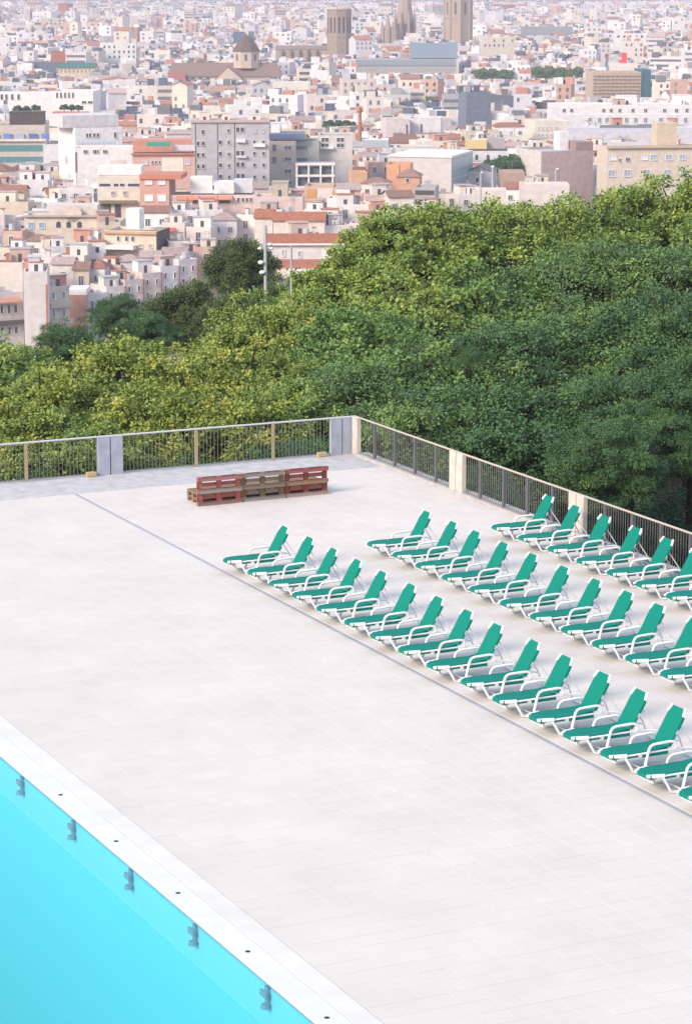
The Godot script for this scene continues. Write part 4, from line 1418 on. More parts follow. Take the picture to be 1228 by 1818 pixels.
	for k in 5:
		var xx := 190 + k * 32
		o = building("house", "%s pinkish house of the receding street row, counted from the grey white one" % ordinal(k), xx, xx + 33, 508 - k * 12, 520, 575.0 + k * 2.6, 8, 32, [PINK, Color(0.60, 0.52, 0.50), Color(0.62, 0.50, 0.47), LILAC, Color(0.62, 0.58, 0.60)][k], [ROSE, TERRA, ROSE, ROSE, LILAC][k])
		windows(o, [xx + 8, xx + 24], [525 - k * 12, 548 - k * 12], 4, 10, PALE, DARK)
		slab_on(o, "downpipe", xx + 31, xx + 32.4, 509 - k * 12, 600, 0.0, 0.15, Color(0.4, 0.15, 0.12))
		clutter(o, g, 3)
	# concrete and glass block
	o = building("office_building", "pale concrete office block with a blue glass side wall", 690, 800, 278, 345, 742, 26, -16, Color(0.58, 0.55, 0.53), Color(0.66, 0.62, 0.6))
	for r in 4:
		var gl := MB.new()
		gl.col = Color(0.26, 0.37, 0.41)
		gl.box(Vector3(o.w / 2, fy(o, 298 + r * 18), -25.5), Vector3(o.w / 2 + 0.08, fy(o, 282 + r * 18), -0.4))
		part("glass_strip", gl, M.pane, o.t)
	slab_on(o, "coping", 689, 801, 276, 279, -26.0, 0.3, WHITE)
	# orange houses
	o = building("house", "bright orange house with stepped roof in front of the concrete office block", 686, 728, 291, 318, 700, 9, -6, Color(0.66, 0.27, 0.09), ROSE)
	slab_on(o, "pilaster", 705, 708, 292, 330, 0.0, 0.3, Color(0.7, 0.45, 0.3))
	o = building("house", "darker orange house with a pinkish roof below the bright orange one", 704, 744, 314, 335, 686, 9, -6, Color(0.60, 0.26, 0.12), Color(0.45, 0.25, 0.2), "hip")
	windows(o, [723], [320], 5, 7)
	o = building("house", "small ochre orange house on the downhill side of the bright orange one", 624, 652, 306, 322, 690, 8, 5, Color(0.62, 0.32, 0.14), PINK)
	o = building("house", "grey house with dark open galleries between wood and concrete office", 735, 772, 332, 362, 664, 9, -8, Color(0.35, 0.34, 0.36), Color(0.30, 0.14, 0.11))
	slab_on(o, "gallery", 737, 770, 338, 346, -0.2, 0.06, Color(0.1, 0.08, 0.09))
	slab_on(o, "gallery", 737, 770, 354, 362, -0.2, 0.06, Color(0.14, 0.06, 0.06))
	# pale blocks
	o = building("apartment_block", "pale pink block with two dark window slots behind the office block", 685, 727, 212, 248, 955, 16, 6, Color(0.64, 0.55, 0.54), ROSE)
	slab_on(o, "window_slot", 720.5, 723.5, 221, 248, -0.2, 0.06, DARK)
	o = building("apartment_block", "lilac white block beside the pale pink one with slots", 727, 782, 210, 248, 960, 16, -4, Color(0.64, 0.62, 0.66), LILAC)
	slab_on(o, "window_slot", 746.5, 749.5, 220, 246, -0.2, 0.06, DARK)
	o = building("building", "low pale building with a strip of dark arcades before the pale blocks", 702, 778, 262, 274, 800, 14, -3, Color(0.62, 0.58, 0.53), GREY)
	for k in 5:
		slab_on(o, "opening", 713 + k * 6, 717 + k * 6, 267, 275, -0.2, 0.06, DARK)
	o = building("building", "long low white building beneath the brick chimney", 600, 700, 262, 276, 860, 14, 0, Color(0.66, 0.66, 0.68), LILAC)
	slab_on(o, "roof_shed", 605, 690, 253, 262, -12.0, -3.0, Color(0.45, 0.47, 0.5))
	# yellow and white villa
	o = building("villa", "white villa with three dark arched windows", 832, 902, 268, 300, 862, 14, -2, Color(0.66, 0.65, 0.69), ROSE)
	for x in [846, 866, 886]:
		slab_on(o, "window", x - 2.6, x + 2.6, 277, 287, -0.1, 0.06, DARK, M.pane)
		var ah := MB.new()
		ah.col = DARK
		ah.t = Transform3D(Basis(Vector3.RIGHT, PI / 2), Vector3(fx(o, x), fy(o, 277), -0.1))
		ah.prism(Vector3.ZERO, 2.6 * o.k, 2.6 * o.k, 0.0, 0.155, 12)
		part("arch_head", ah, M.pane, o.t)
	slab_on(o, "yellow_storey", 826, 864, 252, 266, -12.0, -4.0, Color(0.70, 0.55, 0.26))
	slab_on(o, "grey_storey", 865, 896, 248, 266, -12.0, -6.0, Color(0.42, 0.39, 0.40))
	o = building("house", "grey white house under a steep dark slate roof", 829, 872, 305, 330, 760, 12, -10, Color(0.55, 0.54, 0.58), Color(0.22, 0.21, 0.22), "gable_across")
	windows(o, [847], [320], 5, 9, WHITE, DARK)
	o = building("building", "square brown brick block next to a green tree", 888, 931, 306, 330, 752, 12, 0, Color(0.36, 0.21, 0.15), Color(0.6, 0.57, 0.55))
	o = building("wall_building", "long low white wall building in front of the brown brick block", 838, 898, 337, 352, 690, 8, -2, Color(0.70, 0.64, 0.60), PINK)
	o = building("wall_building", "low white building with a pink roof line below the mauve wall", 925, 1010, 327, 345, 705, 9, 0, Color(0.72, 0.62, 0.58), PINK)
	# mauve wall
	o = building("apartment_block", "block with a huge windowless mauve wall and a pale side", 960, 1053, 268, 325, 786, 20, 18, Color(0.36, 0.235, 0.235), LILAC)
	slab_on(o, "raised_wall", 1022, 1053, 253, 268, -8.0, 0.0, Color(0.36, 0.235, 0.235))
	slab_on(o, "roof_room", 1003, 1020, 236, 268, -9.0, -5.0, WHITE)
	var pw := MB.new()
	pw.col = Color(0.66, 0.62, 0.60)
	pw.box(Vector3(-o.w / 2 - 0.12, 0, -20.0), Vector3(-o.w / 2, o.h + 0.05, 0.01))
	part("pale_side", pw, M.plaster, o.t)
	# cream block
	o = building("apartment_block", "long cream apartment block with shuttered windows rising behind the wood", 1078, 1290, 262, 325, 770, 14, 7, Color(0.66, 0.55, 0.42), ROSE)
	windows(o, [1088, 1144], [279], 11, 8, PALE, LILAC)
	windows(o, [1114], [282], 7, 6)
	windows(o, [1100], [283], 4, 4)
	windows(o, [1160, 1187, 1211, 1236], [279], 11, 9, WHITE, Color(0.36, 0.40, 0.48))
	windows(o, [1086, 1114, 1148, 1185, 1215, 1240], [306], 12, 11, WHITE, Color(0.34, 0.38, 0.45))
	slab_on(o, "cornice", 1076, 1292, 258, 262.5, -0.3, 0.8, Color(0.58, 0.46, 0.33))
	slab_on(o, "roof_house", 1168, 1203, 220, 262, -9.0, -2.0, Color(0.66, 0.55, 0.42))
	slab_on(o, "terrace_screen", 1080, 1150, 252, 258, -2.0, -1.6, LILAC)
	# white terraces
	o = building("apartment_block", "long white terraced block with cluttered roof, the broadest white building", 980, 1280, 186, 206, 985, 18, 0, Color(0.74, 0.72, 0.73), WHITE)
	windows(o, [1003, 1016, 1072, 1085, 1100, 1123, 1145, 1178, 1199, 1217], [196], 5, 6)
	hut(o, 1098, 1132, 3.0, 5, 6, WHITE)
	hut(o, 1197, 1228, 3.2, 5, 6, WHITE)
	clutter(o, g, 10)
	o = building("apartment_block", "lower white step of the terraced block with shaded balconies", 1000, 1280, 205, 224, 955, 16, 0, Color(0.68, 0.67, 0.70), PINK)
	windows(o, [1048, 1065, 1078, 1090, 1112, 1128, 1145, 1172, 1190, 1215], [213], 6, 8, LILAC, Color(0.22, 0.24, 0.27))
	o = building("apartment_block", "curved cream white block with rows of small windows at the end of the terraces", 950, 1012, 215, 262, 930, 16, 10, Color(0.71, 0.65, 0.57), PALE)
	windows(o, [956, 963, 970, 978, 986], [228, 240, 252], 3, 5, PALE, TAN)
	o = building("building", "long lilac grey roofed hall below the white terraces", 1010, 1290, 230, 258, 880, 22, 0, Color(0.58, 0.57, 0.64), LILAC)
	slab_on(o, "dark_strip", 1068, 1160, 224, 229, -6.0, -5.6, Color(0.2, 0.22, 0.24))

# ---------------------------------------------------------------- landmarks of the old town
func landmarks() -> void:
	var st := Color(0.43, 0.34, 0.28)
	# octagonal tower with paired openings
	var d := 1950.0
	var k := d / FOCAL
	var p := at(602, 16, d)
	var h := p.y - CITY_Y
	var t := thing("bell_tower", "brown stone octagonal bell tower with tall paired openings", "tower", Transform3D(Basis(Vector3.UP, -YAW + 0.2), Vector3(p.x, CITY_Y, p.z)))
	var b := MB.new()
	b.col = st
	var r := 21.5 * k
	b.prism(Vector3.ZERO, r, r, 0, h - 1.0, 8)
	b.prism(Vector3.ZERO, r * 1.05, r * 1.05, h - 1.0, h, 8)
	b.prism(Vector3.ZERO, r * 1.04, r * 1.04, h - 48 * k, h - 46 * k, 8)
	b.prism(Vector3.ZERO, r * 1.04, r * 1.04, h - 8 * k, h - 6.5 * k, 8)
	part("shaft", b, M.stone, t)
	for i in 8:
		var a := TAU * i / 8
		for s in [-0.36, 0.36]:
			var o := MB.new()
			o.col = Color(0.06, 0.05, 0.05)
			o.t = Transform3D(Basis(Vector3.UP, a), Vector3.ZERO)
			var f := r * cos(PI / 8)
			o.box(Vector3(s * r * 0.5 - 0.8, h - 41 * k, f - 0.3), Vector3(s * r * 0.5 + 0.8, h - 14 * k, f + 0.06))
			part("bell_opening", o, M.plain, t)
	named_boxes.append([580, 626, 16, 100, d, d + 20, "the octagonal bell tower"])
	# gabled nave behind that tower
	d = 1980.0
	k = d / FOCAL
	var o2 := building("church_nave", "brown stone church nave with low pitched roof adjoining the octagonal tower", 490, 582, 88, 106, 1975, 22, 0, Color(0.45, 0.37, 0.32), Color(0.36, 0.27, 0.23), "gable")
	for x in [500, 515, 530, 545, 560]:
		slab_on(o2, "buttress", x - 2, x + 2, 88, 108, 0.0, 2.5, Color(0.40, 0.33, 0.28), M.stone)
	# cathedral tower and spire
	for e in [[813, -8, 24.0, "square shouldered pale bell tower with slit openings, cut by the top of the picture", 2250.0]]:
		d = e[4]
		k = d / FOCAL
		p = at(e[0], e[1], d)
		h = p.y - CITY_Y
		t = thing("bell_tower", e[3], "tower", Transform3D(Basis(Vector3.UP, -YAW - 0.25), Vector3(p.x, CITY_Y, p.z)))
		b = MB.new()
		b.col = Color(0.55, 0.45, 0.37)
		r = e[2] * k
		b.prism(Vector3.ZERO, r, r, 0, h, 8)
		b.prism(Vector3.ZERO, r * 1.04, r * 1.04, h - 38 * k, h - 35 * k, 8)
		part("shaft", b, M.stone, t)
		for i in 8:
			var o := MB.new()
			o.col = Color(0.10, 0.08, 0.08)
			o.t = Transform3D(Basis(Vector3.UP, TAU * i / 8), Vector3.ZERO)
			var f := r * cos(PI / 8)
			o.box(Vector3(-1.0, h - 32 * k, f - 0.3), Vector3(1.0, h - 11 * k, f + 0.06))
			part("bell_opening", o, M.plain, t)
		for i in 8:
			var a := TAU * (i + 0.5) / 8
			var q := MB.new()
			q.col = Color(0.50, 0.41, 0.34)
			q.prism(Vector3(sin(a) * r, 0, cos(a) * r), 0.9, 0.9, 0, h + 1.5, 6)
			part("corner_pier", q, M.stone, t)
	named_boxes.append([788, 838, 0, 72, 2250.0, 2275, "the pale bell tower"])
	d = 2230.0
	k = d / FOCAL
	p = at(718, 58, d)
	h = p.y - CITY_Y
	t = thing("cathedral_spire", "tall gothic stone spire with pinnacles, cut by the top of the picture", "spire", Transform3D(Basis(Vector3.UP, -YAW), Vector3(p.x, CITY_Y, p.z)))
	b = MB.new()
	b.col = Color(0.47, 0.38, 0.32)
	b.prism(Vector3.ZERO, 19 * k, 18 * k, 0, h, 8)
	b.prism(Vector3.ZERO, 18 * k, 13.5 * k, h, h + 42 * k, 8)
	b.prism(Vector3.ZERO, 13.5 * k, 0.0, h + 42 * k, h + 120 * k, 8)
	part("spire", b, M.stone, t)
	for i in 8:
		var a := TAU * (i + 0.5) / 8
		var q := MB.new()
		q.col = Color(0.44, 0.36, 0.31)
		var c := Vector3(sin(a) * 18 * k, 0, cos(a) * 18 * k)
		q.prism(c, 3 * k, 2.6 * k, 0, h + 18 * k, 6)
		q.prism(c, 2.8 * k, 0.0, h + 18 * k, h + 40 * k, 6)
		part("pinnacle", q, M.stone, t)
		var w := MB.new()
		w.col = Color(0.10, 0.08, 0.08)
		w.t = Transform3D(Basis(Vector3.UP, TAU * i / 8), Vector3.ZERO)
		w.box(Vector3(-1.1, h - 10 * k, 15 * k), Vector3(1.1, h + 16 * k, 17.6 * k))
		part("lancet", w, M.plain, t)
	named_boxes.append([698, 738, 0, 62, d, d + 20, "the gothic spire"])
	d = 2210.0
	k = d / FOCAL
	p = at(688, 52, d)
	h = p.y - CITY_Y
	t = thing("pinnacle_turret", "small pointed stone turret beside the gothic spire", "turret", Transform3D(Basis(Vector3.UP, -YAW), Vector3(p.x, CITY_Y, p.z)))
	b = MB.new()
	b.col = Color(0.48, 0.39, 0.34)
	b.prism(Vector3.ZERO, 8 * k, 7 * k, 0, h, 8)
	b.prism(Vector3.ZERO, 7.5 * k, 0.0, h, h + 27 * k, 8)
	part("turret", b, M.stone, t)
	b = MB.new()
	b.col = Color(0.5, 0.42, 0.36)
	for s in [-1, 1]:
		b.prism(Vector3(s * 8 * k, 0, 4 * k), 2 * k, 1.6 * k, 0, h + 2, 6)
		b.prism(Vector3(s * 8 * k, 0, 4 * k), 1.8 * k, 0.0, h + 2, h + 8, 6)
	part("pinnacle", b, M.stone, t)
	named_boxes.append([678, 698, 26, 75, d, d + 15, "the pointed turret"])
	# modern hall
	var o := building("exhibition_hall", "long grey stone hall with a dark blue grey band under its flat roof", 633, 812, 105, 135, 1720, 26, 0, Color(0.42, 0.40, 0.40), Color(0.60, 0.58, 0.62))
	slab_on(o, "dark_band", 632.5, 812.5, 106.5, 116, -1.0, 0.5, Color(0.24, 0.28, 0.33), M.plain)
	slab_on(o, "end_pier", 808, 813, 104, 136, -2.0, 0.8, Color(0.6, 0.58, 0.58))
	var up := MB.new()
	up.col = Color(0.22, 0.28, 0.35)
	var n := 12
	for i in n:
		var xa := lerpf(728, 811, float(i) / n)
		var xb := lerpf(728, 811, float(i + 1) / n)
		var ya := 76.0 + 3.0 * sin(PI * float(i) / n)
		var yb := 76.0 + 3.0 * sin(PI * float(i + 1) / n)
		up.quad(Vector3(fx(o, xa), fy(o, 104), -6), Vector3(fx(o, xb), fy(o, 104), -6), Vector3(fx(o, xb), fy(o, yb), -6), Vector3(fx(o, xa), fy(o, ya), -6))
		up.quad(Vector3(fx(o, xa), fy(o, ya), -6), Vector3(fx(o, xb), fy(o, yb), -6), Vector3(fx(o, xb), fy(o, yb), -24), Vector3(fx(o, xa), fy(o, ya), -24))
	up.quad(Vector3(fx(o, 728), fy(o, 104), -24), Vector3(fx(o, 728), fy(o, 104), -6), Vector3(fx(o, 728), fy(o, 76), -6), Vector3(fx(o, 728), fy(o, 76), -24))
	up.quad(Vector3(fx(o, 811), fy(o, 104), -6), Vector3(fx(o, 811), fy(o, 104), -24), Vector3(fx(o, 811), fy(o, 76), -24), Vector3(fx(o, 811), fy(o, 76), -6))
	part("upper_hall", up, M.plain, o.t)
	named_boxes.append([727, 812, 75, 104, 1726.0, 1750, "the blue grey upper hall"])
	# domed church
	d = 1520.0
	k = d / FOCAL
	o = building("church", "old church with brown tiled nave roof, pale transept gable and dark dome", 300, 480, 136, 146, d, 20, 0, Color(0.50, 0.40, 0.34), Color(0.33, 0.23, 0.19), "gable")
	var nv := MB.new()
	nv.col = Color(0.33, 0.23, 0.19)
	nv.quad(Vector3(fx(o, 296), fy(o, 136), 0.5), Vector3(fx(o, 498), fy(o, 136), 0.5), Vector3(fx(o, 490), fy(o, 113), -9), Vector3(fx(o, 306), fy(o, 113), -9))
	nv.quad(Vector3(fx(o, 498), fy(o, 136), -19), Vector3(fx(o, 296), fy(o, 136), -19), Vector3(fx(o, 306), fy(o, 113), -9), Vector3(fx(o, 490), fy(o, 113), -9))
	nv.tri(Vector3(fx(o, 296), fy(o, 136), -19), Vector3(fx(o, 296), fy(o, 136), 0.5), Vector3(fx(o, 306), fy(o, 113), -9))
	nv.tri(Vector3(fx(o, 498), fy(o, 136), 0.5), Vector3(fx(o, 498), fy(o, 136), -19), Vector3(fx(o, 490), fy(o, 113), -9))
	part("nave_roof", nv, M.roof_cover, o.t)
	var rd := MB.new()
	rd.col = Color(0.46, 0.18, 0.15)
	rd.quad(Vector3(fx(o, 278), fy(o, 143), 6), Vector3(fx(o, 332), fy(o, 143), 6), Vector3(fx(o, 330), fy(o, 129), 0.6), Vector3(fx(o, 296), fy(o, 129), 0.6))
	rd.col = Color(0.5, 0.38, 0.33)
	rd.box(Vector3(fx(o, 280), 0, 0.6), Vector3(fx(o, 331), fy(o, 143.5), 5.8))
	part("lean_to_roof", rd, M.roof_cover, o.t)
	var gb := MB.new()
	gb.col = Color(0.62, 0.50, 0.42)
	gb.quad(Vector3(fx(o, 385), 0, 6), Vector3(fx(o, 428), 0, 6), Vector3(fx(o, 428), fy(o, 138), 6), Vector3(fx(o, 385), fy(o, 138), 6))
	gb.tri(Vector3(fx(o, 385), fy(o, 138), 6), Vector3(fx(o, 428), fy(o, 138), 6), Vector3(fx(o, 405), fy(o, 119), 6))
	gb.col = Color(0.33, 0.23, 0.19)
	gb.quad(Vector3(fx(o, 428), fy(o, 138), 6.3), Vector3(fx(o, 428), fy(o, 138), -8), Vector3(fx(o, 405), fy(o, 118.5), -8), Vector3(fx(o, 405), fy(o, 118.5), 6.3))
	gb.quad(Vector3(fx(o, 385), fy(o, 138), -8), Vector3(fx(o, 385), fy(o, 138), 6.3), Vector3(fx(o, 405), fy(o, 118.5), 6.3), Vector3(fx(o, 405), fy(o, 118.5), -8))
	part("transept_gable", gb, M.plaster, o.t)
	for x in [330, 343, 356, 369]:
		slab_on(o, "side_window", x - 3, x + 3, 137, 141, -0.2, 0.1, Color(0.12, 0.12, 0.13))
	var c0 := Vector3(fx(o, 436), 0, -9)
	var dr := MB.new()
	dr.col = Color(0.60, 0.48, 0.41)
	dr.prism(c0, 24 * k, 24 * k, fy(o, 122), fy(o, 93), 8)
	part("drum", dr, M.plaster, o.t)
	for i in 8:
		var w := MB.new()
		w.col = Color(0.12, 0.11, 0.12)
		w.t = Transform3D(Basis(Vector3.UP, TAU * i / 8), c0)
		var f := 24 * k * cos(PI / 8)
		w.box(Vector3(-0.8, fy(o, 109), f - 0.2), Vector3(0.8, fy(o, 98), f + 0.07))
		part("drum_window", w, M.plain, o.t)
	var dm := MB.new()
	dm.col = Color(0.19, 0.13, 0.105)
	var prof := [[26.0, 93.0], [25.0, 91.0], [19.0, 82.0], [13.0, 74.0], [6.0, 68.0], [1.5, 65.0], [0.0, 60.0]]
	for i in prof.size() - 1:
		dm.prism(c0, prof[i][0] * k, prof[i + 1][0] * k, fy(o, prof[i][1]), fy(o, prof[i + 1][1]), 8, false)
	part("dome", dm, M.roof_cover, o.t)
	named_boxes.append([410, 464, 62, 122, d, d + 20, "the dark dome"])
	# scaffolded block
	o = building("building", "bulky tan building wrapped in scaffolding with a dark teal end strip", 1052, 1137, 128, 178, 1310, 22, 4, Color(0.54, 0.43, 0.35), TAN)
	for r2 in 8:
		slab_on(o, "scaffold_deck", 1052, 1137, 133 + r2 * 6, 134.4 + r2 * 6, 0.0, 0.7, Color(0.58, 0.48, 0.40))
	for c2 in 12:
		slab_on(o, "scaffold_pole", 1053 + c2 * 7.5, 1053.7 + c2 * 7.5, 128, 184, 1.1, 1.3, Color(0.35, 0.3, 0.26))
	slab_on(o, "teal_strip", 1137.2, 1154, 124, 180, -20.0, 0.3, Color(0.05, 0.15, 0.19))
	# dark glass offices behind the dome, banner, low dark blocks
	o = building("office_building", "dark blue glass office block right behind the dome", 414, 433, 57, 80, 2350, 20, 0, Color(0.12, 0.16, 0.23), BLUE)
	o = building("office_building", "narrow dark blue glass tower beside the one behind the dome", 441, 450, 56, 76, 2360, 14, 0, Color(0.14, 0.19, 0.26), BLUE)
	o = building("building", "dark roofed long white hall in the upper distance with blue black roof", 928, 1015, 48, 60, 2500, 30, 0, Color(0.30, 0.32, 0.36), Color(0.14, 0.16, 0.2))
	o = building("building", "white block with dark blue neighbour wall at the picture's edge in the distance", 31, 57, 114, 128, 1560, 18, 0, WHITE, WHITE)
	o = building("building", "dark blue shaded block next to the distant white cube", 57, 104, 112, 128, 1570, 18, 0, Color(0.14, 0.17, 0.23), Color(0.3, 0.3, 0.33))
	o = building("market_hall", "cream hall with arched front and green roof in the distance", 105, 168, 121, 130, 1500, 14, 0, Color(0.66, 0.58, 0.45), Color(0.07, 0.22, 0.20), "gable")
	for x in [110, 117, 124, 131, 138, 145, 152, 159]:
		slab_on(o, "arch_opening", x - 1.4, x + 1.4, 123, 129, -0.1, 0.1, Color(0.35, 0.28, 0.24))
	o = building("building", "plain cream white slab building below the church", 485, 548, 146, 162, 1330, 12, 0, Color(0.74, 0.70, 0.63), WHITE)
	o = building("apartment_tower", "pink brick tower block far off at the upper edge", 284, 296, 26, 50, 3600, 30, 0, Color(0.56, 0.32, 0.28), PINK)
	o = building("apartment_tower", "second pink brick tower block far off, paler than its neighbour", 270, 279, 30, 48, 3650, 30, 0, Color(0.58, 0.40, 0.38), PINK)
	# red banner sign on a roof
	d = 1420.0
	k = d / FOCAL
	p = at(1107, 112, d)
	t = thing("roof_sign", "tall red sign standing on a roof behind the scaffolded building", "sign", Transform3D(Basis(Vector3.UP, -YAW), Vector3(p.x, CITY_Y, p.z)))
	b = MB.new()
	b.col = Color(0.62, 0.06, 0.05)
	var hy := p.y - CITY_Y
	b.box(Vector3(-1.2, hy, -1.0), Vector3(1.3, hy + 5.4, 1.0))
	b.box(Vector3(-2.8, hy + 0.2, -0.8), Vector3(-1.2, hy + 1.6, 0.8))
	part("sign_body", b, M.plain, t)
	b = MB.new()
	b.col = PALE
	b.box(Vector3(-7, 0, -9), Vector3(7, hy, 4))
	part("supporting_block", b, M.plaster, t)
	# brick chimney
	d = 866.0
	k = d / FOCAL
	p = at(638.5, 196, d)
	h = p.y - CITY_Y
	t = thing("factory_chimney", "slender orange brick factory chimney above the low white roofs", "chimney", Transform3D(Basis(Vector3.UP, -YAW), Vector3(p.x, CITY_Y, p.z)))
	b = MB.new()
	b.col = Color(0.52, 0.24, 0.14)
	b.prism(Vector3.ZERO, 0.85, 0.55, 0, h, 14)
	part("shaft", b, M.stone, t)
	b = MB.new()
	b.col = Color(0.45, 0.2, 0.12)
	b.prism(Vector3.ZERO, 0.7, 0.75, h - 0.7, h + 0.05, 14)
	part("rim", b, M.stone, t)
	named_boxes.append([634, 643, 194, 258, d, d + 3, "the brick chimney"])
	# groves between the houses
	var elm := tree_shape("grove", 900)
	var groves := [
		[[842, 907], 120, 146, 1650, "dark green grove of trees in the distance, left of the bigger grove"],
		[[940, 1034], 116, 144, 1640, "long dark green grove of trees left of the scaffolded building"],
		[[576, 626], 212, 232, 1000, "green trees showing over the roofs beside the brick chimney"],
		[[872, 930], 272, 330, 800, "green trees between the white villa and the mauve wall block"],
		[[26, 70], 185, 200, 1050, "strip of green planting below the long white building"],
		[[108, 146], 184, 198, 1060, "green roof garden plants on the white wing"]]
	for e in groves:
		d = e[3]
		k = d / FOCAL
		var xa: float = e[0][0]
		var xb: float = e[0][1]
		p = at((xa + xb) / 2, e[1], d)
		t = thing("tree_grove", e[4], "grove", Transform3D(Basis(Vector3.UP, -YAW), Vector3(p.x, p.y, p.z)))
		var hh: float = (e[2] - e[1]) * k
		var cnt := maxi(2, int((xb - xa) * k / (hh * 0.75)))
		for i in cnt:
			var rr := hh * g_rand(0.42, 0.55)
			var sc := rr / 2.6
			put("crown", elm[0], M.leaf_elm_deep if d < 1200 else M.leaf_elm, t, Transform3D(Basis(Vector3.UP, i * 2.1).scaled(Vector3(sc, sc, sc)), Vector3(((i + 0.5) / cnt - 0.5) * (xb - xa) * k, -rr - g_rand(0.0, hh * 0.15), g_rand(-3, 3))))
		for i in cnt:
			var tr := MB.new()
			tr.tube([Vector3(((i + 0.5) / cnt - 0.5) * (xb - xa) * k, CITY_Y - p.y, 0), Vector3(((i + 0.5) / cnt - 0.5) * (xb - xa) * k, -hh * 0.6, 0)], [0.4, 0.25], 6)
			part("trunk", tr, M.bark, t)
		named_boxes.append([xa, xb, e[1], e[2], d, d + 8, "the green grove"])

func g_rand(a: float, b: float) -> float:
	return rng.randf_range(a, b)

# ---------------------------------------------------------------- the city: ordinary houses
func wood_line(x: float) -> float:
	# where the wood hides the houses
	var xs := [-200.0, 0.0, 60.0, 160.0, 250.0, 350.0, 380.0, 480.0, 560.0, 640.0, 700.0, 800.0, 960.0, 1010.0, 1230.0, 1400.0]
	var ys := [600.0, 600.0, 600.0, 570.0, 530.0, 490.0, 430.0, 470.0, 500.0, 445.0, 375.0, 352.0, 348.0, 318.0, 290.0, 290.0]
	for i in xs.size() - 1:
		if x < xs[i + 1]:
			return lerpf(ys[i], ys[i + 1], (x - xs[i]) / (xs[i + 1] - xs[i]))
	return 290.0

func fit(xa: float, xb: float, d: float, dp: float, yt: float) -> float:
	# eaves line that leaves the named buildings in sight; -1 where no house fits
	for e in named_boxes:
		if xb < e[0] - 1.0 or xa > e[1] + 1.0:
			continue
		if d - 2.0 < e[5] and d + dp > e[4] - 3.0:
			return -1.0
		if d < e[4] and yt < e[3] - 1.0:
			yt = e[3] - 1.0
		if d > e[4] and xa > e[0] and xb < e[1] and yt > e[2] and d < 1200.0:
			return -1.0
	return yt

const WALLS := [[WHITE, "white"], [CREAM, "cream"], [PALE, "pale beige"], [PINK, "pink"], [WHITE, "white"], [PALE, "pale beige"], [LILAC, "lilac grey"], [Color(0.62, 0.38, 0.30), "salmon"], [CREAM, "cream"], [PALE, "pale beige"], [Color(0.66, 0.55, 0.41), "ochre"], [WHITE, "white"], [WHITE, "white"]]
const ROOFS := [[ROSE, "rosy roofed"], [Color(0.56, 0.52, 0.51), "grey roofed"], [WHITE, "white roofed"], [TERRA, "red roofed"], [Color(0.6, 0.57, 0.57), "grey roofed"], [PINK, "pink roofed"], [WHITE, "white roofed"], [ROSE, "rosy roofed"]]

func ordinary(g: RandomNumberGenerator, xa: float, xb: float, y2: float, dd: float, dp: float) -> Dictionary:
	var wall = WALLS[g.randi() % WALLS.size()]
	var rf = ROOFS[g.randi() % ROOFS.size()]
	var style: String = "flat" if g.randf() < 0.78 else ["gable", "hip", "gable"][g.randi() % 3]
	var roof_word: String = rf[1]
	var roof_col: Color = rf[0]
	if style != "flat":
		roof_col = [TERRA, ROSE, Color(0.36, 0.2, 0.15)][g.randi() % 3]
		roof_word = "gable roofed" if style == "gable" else "hip roofed"
	var v := g.randf_range(0.9, 1.06)
	var o := building("house", "house", xa, xb, y2, y2 + 16.0, dd, dp, g.randf_range(-14, 14), wall[0] * v, roof_col * g.randf_range(0.85, 1.1), style)
	named_boxes.pop_back()
	var cols := maxi(1, int(o.w / 3.0))
	var xs := []
	for c in cols:
		xs.append(lerpf(xa, xb, (c + 0.5) / cols))
	var ys := []
	for r in mini(3, int(o.h / 3.4)):
		ys.append(y2 + (2.3 + r * 3.2) / o.k)
	var glass: Color = [DARK, Color(0.12, 0.12, 0.14), Color(0.22, 0.2, 0.19), Color(0.1, 0.13, 0.17)][g.randi() % 4]
	if g.randf() < 0.85:
		windows(o, xs, ys, 1.1 / o.k, [1.3, 1.7, 2.1][g.randi() % 3] / o.k, [WHITE, wall[0] * 0.9, PALE][g.randi() % 3], glass)
	if g.randf() < 0.3:
		slab_on(o, "balcony", xa + 2, xb - 2, y2 + 3.6 / o.k, y2 + 4.6 / o.k, 0.0, 1.1, [WHITE, GREY, CREAM][g.randi() % 3])
	if g.randf() < 0.18 and o.w > 5.0:
		awning(o, xa + 4, lerpf(xa, xb, 0.6), y2 + 1.2 / o.k, [Color(0.6, 0.25, 0.13), WHITE, Color(0.1, 0.3, 0.2), Color(0.62, 0.12, 0.1)][g.randi() % 4])
	if style == "flat":
		clutter(o, g, g.randi_range(2, 5))
	return {"t": o.t, "x": (xa + xb) / 2, "y": y2, "say": "%s %s house" % [roof_word, wall[1]]}

